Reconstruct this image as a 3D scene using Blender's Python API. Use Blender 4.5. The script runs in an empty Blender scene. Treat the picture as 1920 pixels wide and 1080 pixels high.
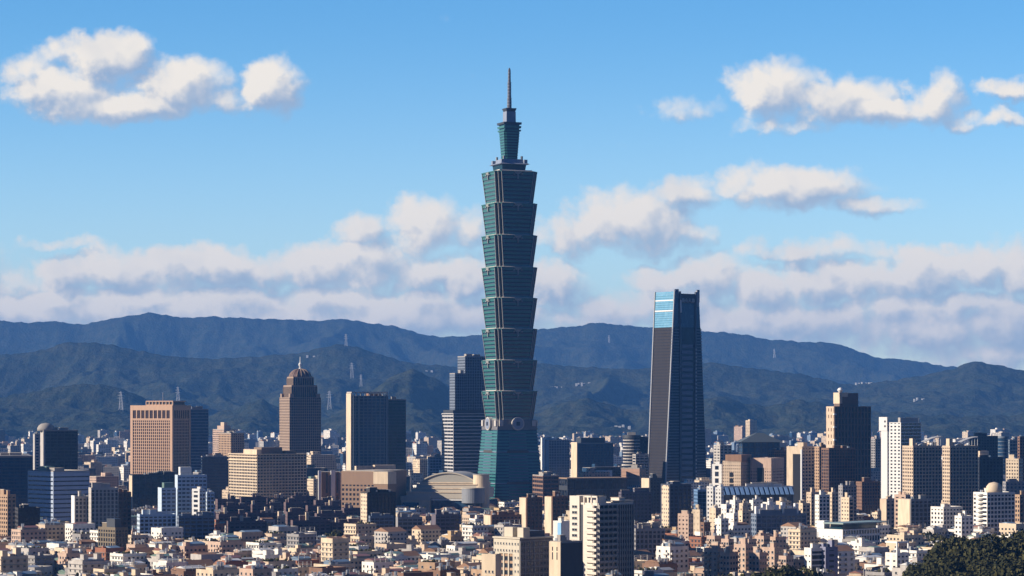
import bpy, math, random
import numpy as np
from mathutils import Vector, Matrix
random.seed(7)
R = math.radians
S = 0.607/3000.0          # tangent of one photograph pixel
H = 115.0                 # camera height
HY = 770.0                # photograph row of the horizon
C = bpy.context.scene.collection
sc = bpy.context.scene

# ------------------------------------------------------------------ camera
cd = bpy.data.cameras.new('camera'); cam = bpy.data.objects.new('camera', cd); C.objects.link(cam)
cam.location = (0, 0, H); cam.rotation_euler = (R(90), 0, 0)
cd.sensor_width = 36.0; cd.lens = 36.0/(1920*S); cd.shift_y = (HY-540)/1920.0
cd.clip_start = 5; cd.clip_end = 60000
sc.camera = cam

# ------------------------------------------------------------------ sun and sky
SUN_AZ, SUN_EL = 12.0, 23.0
SUN_E, SKY_E, EXPO = 5.0, 0.05, 0.55
sd = Vector((-math.cos(R(SUN_AZ))*math.cos(R(SUN_EL)), -math.sin(R(SUN_AZ))*math.cos(R(SUN_EL)), math.sin(R(SUN_EL))))
sl = bpy.data.lights.new('sun', 'SUN'); sl.energy = SUN_E; sl.angle = R(0.5); sl.color = (1.0, 0.89, 0.74)
so = bpy.data.objects.new('sun', sl); C.objects.link(so)
so.rotation_euler = sd.to_track_quat('Z', 'Y').to_euler(); so.location = (-2000, 0, 1500)
sc.view_settings.view_transform = 'Standard'; sc.view_settings.look = 'None'
sc.view_settings.exposure = EXPO; sc.view_settings.gamma = 1.0; sc.view_settings.use_curve_mapping = False
sc.render.engine = 'CYCLES'
sc.cycles.use_denoising = True; sc.cycles.max_bounces = 4; sc.cycles.diffuse_bounces = 2
sc.cycles.glossy_bounces = 2; sc.cycles.transmission_bounces = 2; sc.cycles.volume_bounces = 0
sc.cycles.caustics_reflective = False; sc.cycles.caustics_refractive = False

CLOUDS = [(45,140,60,40,.85),(120,108,70,28,.6),(200,112,92,52,1.2),(110,172,125,48,1.15),(335,155,100,50,1.15),(230,196,200,30,.95),(400,188,90,24,.7),
 (512,165,62,54,1.1),(450,200,70,14,.5),
 (1285,208,66,22,.55),(1450,168,92,58,1.05),(1560,188,120,46,1.05),(1650,212,140,30,.95),(1752,180,52,56,.9),(1830,222,90,20,.65),
 (1890,172,50,18,.55),(1910,228,50,14,.5),(1480,235,100,16,.4),
 (1500,350,150,46,1.1),(1610,382,120,22,.75),(1400,350,80,24,.75),(1280,362,70,30,.7),
 (1175,415,120,66,1.2),(1240,445,90,38,.9),(1070,440,70,42,.75),
 (800,425,85,56,1.05),(672,435,55,38,.9),(872,425,50,42,.8),
 (118,455,60,12,.45),(-250,520,300,90,1.0),(2250,480,320,110,1.0),(-300,150,200,60,1.0),(2400,160,240,60,1.0),
 (60,590,280,52,1.0),(350,590,520,52,1.0),(760,592,300,56,1.05),(1110,596,140,34,.7),(1260,575,130,44,.85),(1450,598,330,50,.95),(1800,606,260,62,1.0),(1880,660,180,34,.7),
 (20,530,70,34,.8),(120,520,80,40,1.0),(215,508,90,44,1.15),(318,512,84,46,1.0),(405,500,92,44,1.2),(500,506,80,42,1.0),(590,500,90,48,1.1),(690,494,95,54,1.1),(790,508,90,48,1.05),(885,520,80,54,1.0),
 (95,566,110,34,1.0),(270,562,120,34,1.0),(450,560,110,34,1.05),(620,560,120,36,1.0),(800,568,120,36,1.0),
 (1040,530,75,50,1.0),(1110,575,80,36,.7),(1240,540,80,44,.8),(1330,520,90,44,.95),(1430,545,90,44,.9),(1515,472,130,26,.85),(1620,478,70,14,.5),(1530,530,90,48,1.0),(1630,525,95,44,1.0),(1730,515,90,46,1.15),(1830,505,95,44,1.1),(1920,520,90,56,1.1),
 (1660,580,110,36,1.0),(1800,570,120,38,1.05),(1400,590,110,34,.9),(1550,595,110,34,.9)]

def build_world():
    w = bpy.data.worlds.new('World'); sc.world = w; w.use_nodes = True
    nt = w.node_tree; N = nt.nodes; L = nt.links
    for n in list(N): N.remove(n)
    def M(op, a, b=None, c=None, clamp=False):
        n = N.new('ShaderNodeMath'); n.operation = op; n.use_clamp = clamp
        for i, v in enumerate((a, b, c)):
            if v is None: continue
            if isinstance(v, (int, float)): n.inputs[i].default_value = v
            else: L.new(v, n.inputs[i])
        return n.outputs[0]
    def V(op, a, b):
        n = N.new('ShaderNodeVectorMath'); n.operation = op
        for i, v in enumerate((a, b)):
            if isinstance(v, tuple): n.inputs[i].default_value = v
            else: L.new(v, n.inputs[i])
        return n
    def noise(vec, scale, detail, rough=.55):
        n = N.new('ShaderNodeTexNoise'); n.inputs['Scale'].default_value = scale
        n.inputs['Detail'].default_value = detail; n.inputs['Roughness'].default_value = rough
        L.new(vec, n.inputs['Vector']); return n
    def ramp(x, a, b):
        n = N.new('ShaderNodeMapRange'); n.interpolation_type = 'SMOOTHSTEP'
        n.inputs['From Min'].default_value = a; n.inputs['From Max'].default_value = b
        L.new(x, n.inputs['Value']); return n.outputs[0]
    sky = N.new('ShaderNodeTexSky'); sky.sky_type = 'NISHITA'; sky.sun_disc = False
    sky.sun_elevation = R(SUN_EL); sky.sun_rotation = math.atan2(sd.x, sd.y) % (2*math.pi)
    sky.air_density = 1.0; sky.dust_density = 0.15; sky.ozone_density = 3.0
    tint = N.new('ShaderNodeMix'); tint.data_type = 'RGBA'; tint.blend_type = 'MULTIPLY'; tint.inputs[0].default_value = 1
    L.new(sky.outputs[0], tint.inputs[6]); tint.inputs[7].default_value = (.84, 1.0, 1.13, 1)
    tc = N.new('ShaderNodeTexCoord')
    sep = N.new('ShaderNodeSeparateXYZ'); L.new(tc.outputs['Generated'], sep.inputs[0])
    y = M('MAXIMUM', sep.outputs[1], 0.02)
    u = M('DIVIDE', sep.outputs[0], y); v = M('DIVIDE', sep.outputs[2], y)
    cx = N.new('ShaderNodeCombineXYZ'); L.new(u, cx.inputs[0]); L.new(v, cx.inputs[1])
    k = 1/(100*S)
    sc_ = V('MULTIPLY', cx.outputs[0], (k, k, 0))          # units of 100 photograph pixels
    base = sc_.outputs[0]
    def field(p):
        wn = noise(p, 1.1, 5, .6)
        off = V('SUBTRACT', wn.outputs['Color'], (.5, .5, .5))
        off2 = V('MULTIPLY', off.outputs[0], (1.1, .8, 0))
        q = V('ADD', p, off2.outputs[0]).outputs[0]
        f = None
        for (px, py, rx, ry, wt) in CLOUDS:
            c = ((px-960)/100, (HY-py)/100, 0)
            d = V('SUBTRACT', q, c).outputs[0]
            e = V('MULTIPLY', d, (100/(rx*1.12), 100/(ry*1.12), 0)).outputs[0]
            ln = V('DOT_PRODUCT', e, e).outputs['Value']
            g = M('MULTIPLY_ADD', ln, -wt, wt)
            if f is None: f = g
            else: f = M('SMOOTH_MAX', f, g, .18)
        f = M('MAXIMUM', f, -.7)
        fb = noise(p, 1.1, 6, .6).outputs[0]
        vo = N.new('ShaderNodeTexVoronoi'); vo.feature = 'F1'; vo.inputs['Scale'].default_value = 1.25; vo.inputs['Detail'].default_value = 2.0
        vo.inputs['Roughness'].default_value = .55; vo.inputs['Lacunarity'].default_value = 2.3
        L.new(V('ADD', p, V('MULTIPLY', off.outputs[0], (.35, .35, 0)).outputs[0]).outputs[0], vo.inputs['Vector'])
        n_ = M('ADD', M('MULTIPLY', M('SUBTRACT', fb, .5), 1.3), M('MULTIPLY', M('SUBTRACT', .84, vo.outputs['Distance']), .72))
        return M('ADD', f, n_), f
    F0, f0 = field(base)
    F1, f1 = field(V('ADD', base, (-.19, .22, 0)).outputs[0])
    alpha = M('MULTIPLY', ramp(F0, -.32, .72), .97)
    Ld = M('ADD', M('MULTIPLY', M('SUBTRACT', F0, F1), .36), M('MULTIPLY', M('SUBTRACT', f0, f1), .42))
    lit = ramp(Ld, -.33, .27)  # sunlit and shaded cloud sides, painted from the sunward density difference
    low = noise(base, .8, 3, .5).outputs[0]
    lit = M('ADD', lit, M('MULTIPLY', M('SUBTRACT', low, .47), .9), clamp=True)
    cc = N.new('ShaderNodeMix'); cc.data_type = 'RGBA'; L.new(lit, cc.inputs[0])
    cc.inputs[6].default_value = (.27/SKY_E, .315/SKY_E, .405/SKY_E, 1)
    cc.inputs[7].default_value = (.70/SKY_E, .645/SKY_E, .565/SKY_E, 1)
    alpha = M('MULTIPLY', alpha, M('MULTIPLY_ADD', lit, .22, .80), clamp=True)
    front = ramp(sep.outputs[1], .1, .5)
    alpha = M('MULTIPLY', alpha, front)
    alpha = M('MULTIPLY', alpha, ramp(sep.outputs[2], -.02, .0))
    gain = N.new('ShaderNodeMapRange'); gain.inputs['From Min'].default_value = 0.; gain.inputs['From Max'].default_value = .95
    gain.inputs['To Min'].default_value = .6; gain.inputs['To Max'].default_value = 2.45; L.new(sep.outputs[1], gain.inputs['Value'])  # sky boosted ahead and dimmed behind, shaped to keep shaded faces dark
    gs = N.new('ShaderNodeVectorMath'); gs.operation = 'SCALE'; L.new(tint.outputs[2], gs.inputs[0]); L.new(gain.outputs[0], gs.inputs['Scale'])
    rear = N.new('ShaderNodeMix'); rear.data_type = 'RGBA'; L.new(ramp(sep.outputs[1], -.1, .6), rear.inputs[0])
    rear.inputs[6].default_value = (.45, .85, 1.5, 1); rear.inputs[7].default_value = (1, 1, 1, 1)  # blue tint added to the sky behind the camera, to colour the shade
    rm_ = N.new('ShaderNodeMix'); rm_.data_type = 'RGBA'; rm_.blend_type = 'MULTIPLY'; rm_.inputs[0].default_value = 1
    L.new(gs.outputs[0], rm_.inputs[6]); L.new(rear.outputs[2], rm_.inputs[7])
    up = ramp(v, .03, .17)
    deep = N.new('ShaderNodeMix'); deep.data_type = 'RGBA'; L.new(up, deep.inputs[0])
    deep.inputs[6].default_value = (1.0, .95, .97, 1); deep.inputs[7].default_value = (.44, .69, .83, 1)
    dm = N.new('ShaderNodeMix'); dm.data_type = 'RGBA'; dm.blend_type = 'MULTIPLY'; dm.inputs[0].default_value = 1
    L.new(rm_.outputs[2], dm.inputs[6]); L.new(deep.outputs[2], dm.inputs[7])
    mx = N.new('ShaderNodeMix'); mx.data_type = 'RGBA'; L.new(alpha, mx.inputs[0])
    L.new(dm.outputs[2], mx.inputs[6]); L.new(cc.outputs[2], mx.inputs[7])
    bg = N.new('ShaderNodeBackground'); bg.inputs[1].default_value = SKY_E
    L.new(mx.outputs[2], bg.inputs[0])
    out = N.new('ShaderNodeOutputWorld'); L.new(bg.outputs[0], out.inputs[0])
    w.cycles.sampling_method = 'MANUAL'; w.cycles.sample_map_resolution = 512
build_world()

# ------------------------------------------------------------------ materials
MATS = {}
def mat(name, col, rough=.8, spec=.3, var=.18, scale=.12, streak=True, win=None, metal=0., bump=0., bumpd=.4, cell=None, col2=None, ior=1.5):
    if name in MATS: return MATS[name]
    m = bpy.data.materials.new(name); m.use_nodes = True; MATS[name] = m
    nt = m.node_tree; N = nt.nodes; L = nt.links
    b = N['Principled BSDF']; b.inputs['Roughness'].default_value = rough
    b.inputs['Specular IOR Level'].default_value = spec; b.inputs['Metallic'].default_value = metal; b.inputs['IOR'].default_value = ior
    geo = N.new('ShaderNodeNewGeometry')
    def MM(op, a, bb=None, c=None):
        n = N.new('ShaderNodeMath'); n.operation = op
        for i, v in enumerate((a, bb, c)):
            if v is None: continue
            if isinstance(v, (int, float)): n.inputs[i].default_value = v
            else: L.new(v, n.inputs[i])
        return n.outputs[0]
    def mix(f, a, c, mode='MIX'):
        n = N.new('ShaderNodeMix'); n.data_type = 'RGBA'; n.blend_type = mode
        for i, v in ((0, f), (6, a), (7, c)):
            if isinstance(v, (int, float)): n.inputs[i].default_value = v
            elif isinstance(v, tuple): n.inputs[i].default_value = (*v[:3], 1)
            else: L.new(v, n.inputs[i])
        return n.outputs[2]
    mp = N.new('ShaderNodeVectorMath'); mp.operation = 'MULTIPLY'; L.new(geo.outputs['Position'], mp.inputs[0])
    mp.inputs[1].default_value = (1, 1, .22 if streak else 1)
    nz = N.new('ShaderNodeTexNoise'); nz.inputs['Scale'].default_value = scale*3; nz.inputs['Detail'].default_value = 5
    L.new(mp.outputs[0], nz.inputs['Vector'])
    f = MM('MULTIPLY_ADD', nz.outputs[0], 2*var, 1-var)
    cmb = N.new('ShaderNodeCombineXYZ')
    for i in range(3): L.new(f, cmb.inputs[i])
    c = mix(1.0, tuple(col), cmb.outputs[0], 'MULTIPLY')
    if col2:
        nz2 = N.new('ShaderNodeTexNoise'); nz2.inputs['Scale'].default_value = scale; nz2.inputs['Detail'].default_value = 6
        L.new(geo.outputs['Position'], nz2.inputs['Vector'])
        rr = N.new('ShaderNodeMapRange'); rr.inputs['From Min'].default_value = .42; rr.inputs['From Max'].default_value = .58
        L.new(nz2.outputs[0], rr.inputs['Value']); c = mix(rr.outputs[0], c, tuple(col2))
    if win or cell:
        sp = N.new('ShaderNodeSeparateXYZ'); L.new(geo.outputs['Position'], sp.inputs[0])
        sn = N.new('ShaderNodeSeparateXYZ'); L.new(geo.outputs['True Normal'], sn.inputs[0])
        t = MM('SUBTRACT', MM('MULTIPLY', sp.outputs[1], sn.outputs[0]), MM('MULTIPLY', sp.outputs[0], sn.outputs[1]))
    if win:
        bw, fh, fw, fv, wc = win
        tu = MM('DIVIDE', t, bw); tv = MM('DIVIDE', sp.outputs[2], fh)
        mu = MM('LESS_THAN', MM('FRACT', tu), fw); mv = MM('LESS_THAN', MM('ABSOLUTE', MM('SUBTRACT', MM('FRACT', tv), .55)), fv/2)
        side = MM('LESS_THAN', MM('ABSOLUTE', sn.outputs[2]), .5)
        wn = N.new('ShaderNodeTexWhiteNoise'); wn.noise_dimensions = '2D'
        cb = N.new('ShaderNodeCombineXYZ'); L.new(MM('FLOOR', tu), cb.inputs[0]); L.new(MM('FLOOR', tv), cb.inputs[1]); L.new(cb.outputs[0], wn.inputs['Vector'])
        present = MM('LESS_THAN', wn.outputs['Value'], .9)
        msk = MM('MULTIPLY', MM('MULTIPLY', mu, mv), MM('MULTIPLY', side, present))
        c = mix(msk, c, tuple(wc))
        L.new(MM('MULTIPLY_ADD', msk, -.5, rough), b.inputs['Roughness'])
    if cell:
        cw, ch, amt, cc = cell
        wn = N.new('ShaderNodeTexWhiteNoise'); wn.noise_dimensions = '2D'
        cb = N.new('ShaderNodeCombineXYZ'); L.new(MM('FLOOR', MM('DIVIDE', t, cw)), cb.inputs[0]); L.new(MM('FLOOR', MM('DIVIDE', sp.outputs[2], ch)), cb.inputs[1])
        L.new(cb.outputs[0], wn.inputs['Vector'])
        pw = MM('MULTIPLY', MM('POWER', wn.outputs['Value'], 3.0), amt)
        c = mix(pw, c, tuple(cc))
    L.new(c, b.inputs['Base Color'])
    if bump:
        bn = N.new('ShaderNodeBump'); bn.inputs['Strength'].default_value = bump; bn.inputs['Distance'].default_value = bumpd
        L.new(nz.outputs[0], bn.inputs['Height']); L.new(bn.outputs[0], b.inputs['Normal'])
    return m

WALLC = {'cream': (.63, .50, .355), 'beige': (.56, .43, .31), 'white': (.76, .71, .63), 'pale grey': (.46, .42, .38), 'tan': (.42, .28, .18),
         'pink tiled': (.52, .37, .28), 'brown': (.22, .13, .09), 'ochre': (.50, .35, .19), 'grey': (.30, .28, .27), 'brick red': (.30, .13, .08)}
def wall(c): return mat('wall_' + c.replace(' ', '_'), WALLC[c], .85, .2, .34, .12)
def wallw(c): return mat('windowed_wall_' + c.replace(' ', '_'), WALLC[c], .85, .2, .2, .1, win=(3.4, 3.2, .5, .48, (.03, .04, .055)))
G_DARK = mat('dark_glass', (.009, .013, .022), .15, .4, .2, .05, cell=(1.6, 3.3, .5, (.09, .10, .13)))
G_BLUE = mat('blue_glass', (.02, .05, .10), .1, .6, .2, .05, cell=(2.0, 3.6, .35, (.10, .18, .28)))
G_TEAL = mat('teal_glass', (.010, .040, .055), .1, .6, .15, .05, ior=1.5, cell=(2.0, 4.2, .25, (.05, .14, .15)))
PANE = mat('window_pane', (.02, .028, .04), .12, .5, .2, .3, cell=(.9, 3.0, .4, (.14, .13, .12)))
FRAME = mat('window_frame', (.45, .43, .40), .5, .4, .1)
ROOFS = {'pale': mat('pale_concrete_roof', (.52, .45, .36), .9, .1, .35, .06, streak=False), 'grey': mat('grey_bitumen_roof', (.17, .15, .14), .9, .1, .4, .06, streak=False),
         'green': mat('green_coated_roof', (.13, .20, .15), .85, .2, .35, .08, streak=False), 'rust': mat('red_brown_roof', (.24, .12, .08), .9, .1, .35, .08, streak=False)}
TIN = {'white': mat('white_tin', (.62, .60, .57), .45, .5, .15), 'blue': mat('blue_tin', (.16, .22, .29), .45, .5, .2), 'red': mat('red_tin', (.25, .11, .08), .5, .5, .25),
       'green': mat('green_tin', (.15, .22, .18), .5, .5, .2), 'rusty': mat('rusty_tin', (.27, .15, .09), .7, .3, .35), 'grey': mat('grey_tin', (.33, .33, .33), .5, .5, .2)}
STEEL = mat('steel', (.60, .60, .60), .3, .5, .1, metal=.8)
WHITE = mat('white_paint', (.74, .72, .68), .6, .3, .08)
DARK = mat('dark_metal', (.05, .055, .065), .5, .4, .15)
CONC = mat('concrete', (.34, .31, .28), .9, .2, .2)

# ------------------------------------------------------------------ mesh builder and tagging
class MB:
    def __init__(s): s.v = []; s.f = []; s.m = []; s.mats = []; s.T = None
    def mi(s, m):
        if m not in s.mats: s.mats.append(m)
        return s.mats.index(m)
    def add(s, vs, fs, m):
        o = len(s.v); k = s.mi(m)
        if s.T is not None: vs = [tuple(s.T @ Vector(p)) for p in vs]
        s.v += vs; s.f += [tuple(i+o for i in f) for f in fs]; s.m += [k]*len(fs); return s
    def box(s, x0, x1, y0, y1, z0, z1, m):
        return s.add([(x0,y0,z0),(x1,y0,z0),(x1,y1,z0),(x0,y1,z0),(x0,y0,z1),(x1,y0,z1),(x1,y1,z1),(x0,y1,z1)],
              [(0,3,2,1),(4,5,6,7),(0,1,5,4),(1,2,6,5),(2,3,7,6),(3,0,4,7)], m)
    def loft(s, A, za, B, zb, m, caps=True):
        n = len(A); vs = [(x, y, za) for x, y in A] + [(x, y, zb) for x, y in B]
        fs = [(i, (i+1) % n, n+(i+1) % n, n+i) for i in range(n)]
        if caps: fs += [tuple(range(n-1, -1, -1)), tuple(range(n, 2*n))]
        return s.add(vs, fs, m)
    def cyl(s, x, y, z0, z1, r, m, r2=None, n=12):
        r2 = r if r2 is None else r2
        A = [(x+r*math.cos(2*math.pi*i/n), y+r*math.sin(2*math.pi*i/n)) for i in range(n)]
        B = [(x+r2*math.cos(2*math.pi*i/n), y+r2*math.sin(2*math.pi*i/n)) for i in range(n)]
        return s.loft(A, z0, B, z1, m)
    def bar(s, p, q, t, m):
        p = Vector(p); q = Vector(q); d = (q-p).normalized(); a = d.orthogonal().normalized()*t/2; b = d.cross(a)
        vs = [tuple(p+a+b), tuple(p-a+b), tuple(p-a-b), tuple(p+a-b), tuple(q+a+b), tuple(q-a+b), tuple(q-a-b), tuple(q+a-b)]
        return s.add(vs, [(0,1,2,3),(7,6,5,4),(0,4,5,1),(1,5,6,2),(2,6,7,3),(3,7,4,0)], m)
    def revolve(s, x, y, prof, m, n=24):
        vs = []; fs = []
        for r, z in prof:
            vs += [(x+r*math.cos(2*math.pi*i/n), y+r*math.sin(2*math.pi*i/n), z) for i in range(n)]
        for j in range(len(prof)-1):
            fs += [(j*n+i, j*n+(i+1) % n, (j+1)*n+(i+1) % n, (j+1)*n+i) for i in range(n)]
        fs += [tuple(range(n-1, -1, -1)), tuple(range((len(prof)-1)*n, len(prof)*n))]
        return s.add(vs, fs, m)
    def mesh(s, name, smooth=False):
        me = bpy.data.meshes.new(name); me.from_pydata(s.v, [], s.f)
        for m in s.mats: me.materials.append(m)
        me.polygons.foreach_set('material_index', s.m)
        if smooth: me.polygons.foreach_set('use_smooth', [True]*len(s.f))
        me.update(); return me
    def build(s, name, parent=None, smooth=False):
        o = bpy.data.objects.new(name, s.mesh(name, smooth)); C.objects.link(o)
        if parent is not None: o.parent = parent
        return o

LABELS = set()
def tag(o, label, cat, group=None, share=False):
    if not share:
        assert label not in LABELS, label
    LABELS.add(label)
    if not 4 <= len(label.split()) <= 16: print('BADLABEL', label)
    o['label'] = label; o['category'] = cat
    if group: o['group'] = group
    return o
def empty(name, loc, rz=0.):
    o = bpy.data.objects.new(name, None); C.objects.link(o); o.location = loc; o.rotation_euler = (0, 0, rz); o.empty_display_size = 5; return o
def structure(o, kind='structure'): o['kind'] = kind; return o
def kx(px): return (px-960)*S
def zat(py, Y): return H + (HY-py)*S*Y

FOOT = []      # occupied footprints: (cx, cy, cos, sin, w, d)
def occupied(x, y, m=4.):
    for (cx, cy, c, s, w, d) in FOOT:
        dx, dy = x-cx, y-cy
        if abs(dx) > 260 or abs(dy) > 260: continue
        a = dx*c+dy*s; b = -dx*s+dy*c
        if -m < a < w+m and -m < b < d+m: return True
    return False

def faces(mb, w, d, z0, z1, x0, y0, wm, spec, sides='FLRB', dep=.4):
    """bands and piers of a facade box; spec per side: (floor height, band share, bay width, pier share)"""
    for sd_, (fh, band, bay, pier) in spec.items():
        if sd_ not in sides: continue
        Ls = w if sd_ in 'FB' else d
        def put(a0, a1, zz0, zz1, dp, back=0.):
            if sd_ == 'F': mb.box(x0+a0, x0+a1, y0+back, y0+dp, zz0, zz1, wm)
            if sd_ == 'B': mb.box(x0+a0, x0+a1, y0+d-dp, y0+d-back, zz0, zz1, wm)
            if sd_ == 'L': mb.box(x0+back, x0+dp, y0+a0, y0+a1, zz0, zz1, wm)
            if sd_ == 'R': mb.box(x0+w-dp, x0+w-back, y0+a0, y0+a1, zz0, zz1, wm)
        e = 0. if sd_ in 'FB' else dep
        if band > 0:
            n = max(1, round((z1-z0)/fh)); f = (z1-z0)/n
            for i in range(n): put(e, Ls-e, z0+i*f, z0+(i+band)*f, dep)
        put(e, Ls-e, z1-.9, z1, dep+.01, -.02)
        if pier > 0:
            n = max(1, round(Ls/bay)); f = Ls/n
            for i in range(n+1):
                a = i*f; a0 = max(e, a-pier*f/2); a1 = min(Ls-e, a+pier*f/2)
                if a1 > a0: put(a0, a1, z0, z1-.9, dep-.02, .07)

def rooftop(root, x0, x1, y0, y1, z, rng, wm, n=3, tanks=2):
    mb = MB(); t = .35; h = 1.1
    mb.box(x0, x1, y0, y0+t, z, z+h, wm).box(x0, x1, y1-t, y1, z, z+h, wm).box(x0, x0+t, y0+t, y1-t, z, z+h, wm).box(x1-t, x1, y0+t, y1-t, z, z+h, wm)
    mb.build('parapet', root)
    w, d = x1-x0, y1-y0
    for i in range(n):
        bw, bd = rng.uniform(.15, .35)*w, rng.uniform(.2, .4)*d
        bx = x0+1+rng.random()*(w-bw-2); by = y0+1+rng.random()*(d-bd-2); hh = rng.uniform(2.5, 5.)
        MB().box(bx, bx+bw, by, by+bd, z-.05, z+hh, wm).box(bx-.2, bx+bw+.2, by-.2, by+bd+.2, z+hh-.02, z+hh+.3, ROOFS['pale']).build('plant_room', root)
    for i in range(tanks):
        tx, ty = x0+2+rng.random()*(w-4), y0+2+rng.random()*(d-4)
        m = MB(); m.cyl(tx, ty, z, z+2.6, 1.3, STEEL); m.build('water_tank', root)

class B:
    """a building whose nearest corner, left corner and right corner show at photograph columns px0 < pxc < px1"""
    def __init__(s, name, label, cat, px0, pxc, px1, ytop, Y, th, group=None, maxd=90., maxw=150., reserve=True):
        s.th = R(th); s.c, s.s = math.cos(s.th), math.sin(s.th); s.Y = Y
        s.Cx, s.Cy = kx(pxc)*Y, Y
        s.d = min(maxd, s.ly(px0)) if px0 is not None else maxd
        s.w = min(maxw, s.fx(px1)); s.h = zat(ytop, Y)
        if s.d < 0: s.d = maxd
        s.o = empty(name, (s.Cx, s.Cy, 0), s.th); tag(s.o, label, cat, group)
        s.rng = random.Random(int((px0 or 0)*7+pxc*13+ytop))
        if reserve: FOOT.append((s.Cx, s.Cy, s.c, s.s, s.w, s.d))
    def ly(s, px):
        k = kx(px); den = s.s + k*s.c
        return (s.Cx-k*s.Cy)/den if abs(den) > 1e-4 else 30.
    def fx(s, px):
        k = kx(px); return (k*s.Cy-s.Cx)/(s.c-k*s.s)
    def z(s, py): return zat(py, s.Y)
    def body(s, wm, gm, F, L, z0=0., z1=None, x=(0, None), y=(0, None), roof='grey', R_=None, Bk=None, cap=True):
        z1 = s.h if z1 is None else z1
        x0, x1 = x[0], s.w if x[1] is None else x[1]; y0, y1 = y[0], s.d if y[1] is None else y[1]
        w, d = x1-x0, y1-y0
        mb = MB(); faces(mb, w, d, z0, z1, x0, y0, wm, {'F': F, 'L': L, 'R': R_ or L, 'B': Bk or F})
        for ax in (x0-.03, x1-.62):
            for ay in (y0-.03, y1-.62): mb.box(ax, ax+.65, ay, ay+.65, z0, z1+.02, wm)
        mb.build('wall', s.o)
        MB().box(x0+.37, x1-.37, y0+.37, y1-.37, z0, z1-.3, gm).build('glazing', s.o)
        if cap: MB().box(x0+.3, x1-.3, y0+.3, y1-.3, z1-.25, z1+.1, ROOFS[roof]).build('roof', s.o)
        return s
    def box(s, part, x0, x1, y0, y1, z0, z1, m):
        return MB().box(x0, x1, y0, y1, z0, s.h+.6 if z1 is None else z1, m).build(part, s.o)
    def top(s, n=3, tanks=2, wm=None):
        rooftop(s.o, 0, s.w, 0, s.d, s.h+.02, s.rng, wm or CONC, n, tanks); return s

# ------------------------------------------------------------------ ground
GROUND = mat('ground_asphalt', (.055, .052, .05), .95, .1, .4, .02, streak=False)
g = MB(); g.add([(-30000, -2000, 0), (30000, -2000, 0), (30000, 40000, 0), (-30000, 40000, 0)], [(0, 1, 2, 3)], GROUND)
structure(g.build('ground'))

# ------------------------------------------------------------------ mountains
def perlin(x, y, seed):
    rs = np.random.RandomState(seed); p = rs.permutation(512); ang = rs.rand(512)*2*np.pi
    xi = np.floor(x).astype(int); yi = np.floor(y).astype(int); xf = x-xi; yf = y-yi
    u = xf*xf*xf*(xf*(xf*6-15)+10); v = yf*yf*yf*(yf*(yf*6-15)+10)
    def gr(ix, iy, dx, dy):
        a = ang[p[(p[ix % 512]+iy) % 512]]; return np.cos(a)*dx+np.sin(a)*dy
    n00 = gr(xi, yi, xf, yf); n10 = gr(xi+1, yi, xf-1, yf); n01 = gr(xi, yi+1, xf, yf-1); n11 = gr(xi+1, yi+1, xf-1, yf-1)
    return (n00*(1-u)+n10*u)*(1-v)+(n01*(1-u)+n11*u)*v
def fbm(x, y, seed, o=4):
    s = 0; a = 1.
    for i in range(o): s = s+a*perlin(x*2**i, y*2**i, seed+i); a *= .5
    return s
def ridged(x, y, seed, o=4):
    s = 0; a = 1.; t = 0
    for i in range(o): s = s+a*(1-2.2*np.abs(perlin(x*2**i, y*2**i, seed+i))); t += a; a *= .5
    return s/t
FOREST = mat('forest_canopy', (.023, .031, .021), .95, .05, .6, .02, streak=False, col2=(.042, .046, .028), bump=1.0, bumpd=9)
FARW = [(-300,612),(-100,604),(0,601),(60,605),(110,602),(150,609),(200,598),(285,586),(340,597),(400,593),(440,596),(520,598),(600,602),(640,598),(700,607),(740,611),(800,630),(850,631),(900,628),
        (960,622),(1010,618),(1050,614),(1085,612),(1115,603),(1150,608),(1220,614),(1310,621),(1340,622),(1400,628),(1430,636),(1500,640),(1550,642),(1600,655),(1650,672),(1700,674),(1760,684),(1790,688),(1830,690),(1870,700),(1920,715),(2100,730),(2300,720)]
MID = [(-300,650),(-100,672),(0,665),(60,660),(120,645),(160,640),(210,645),(260,658),(330,668),(400,672),(480,668),(560,662),(600,650),(645,644),(700,660),(760,678),(850,690),(950,690),(1010,680),(1100,690),(1200,690),(1330,680),(1400,690),(1500,700),(1600,722),(1700,712),(1780,694),(1830,674),(1870,684),(1920,695),(2100,720),(2300,690)]
NEAR = [(-300,720),(0,745),(60,735),(130,722),(180,716),(240,730),(300,762),(360,790),(430,768),(490,748),(540,772),(600,790),(680,750),(720,715),(770,691),(820,712),(870,750),(920,785),(1010,775),(1040,760),(1100,745),(1180,770),(1280,760),(1350,742),(1430,765),(1500,750),(1600,770),(1700,775),(1800,782),(1900,778),(2100,770),(2300,760)]
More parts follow.
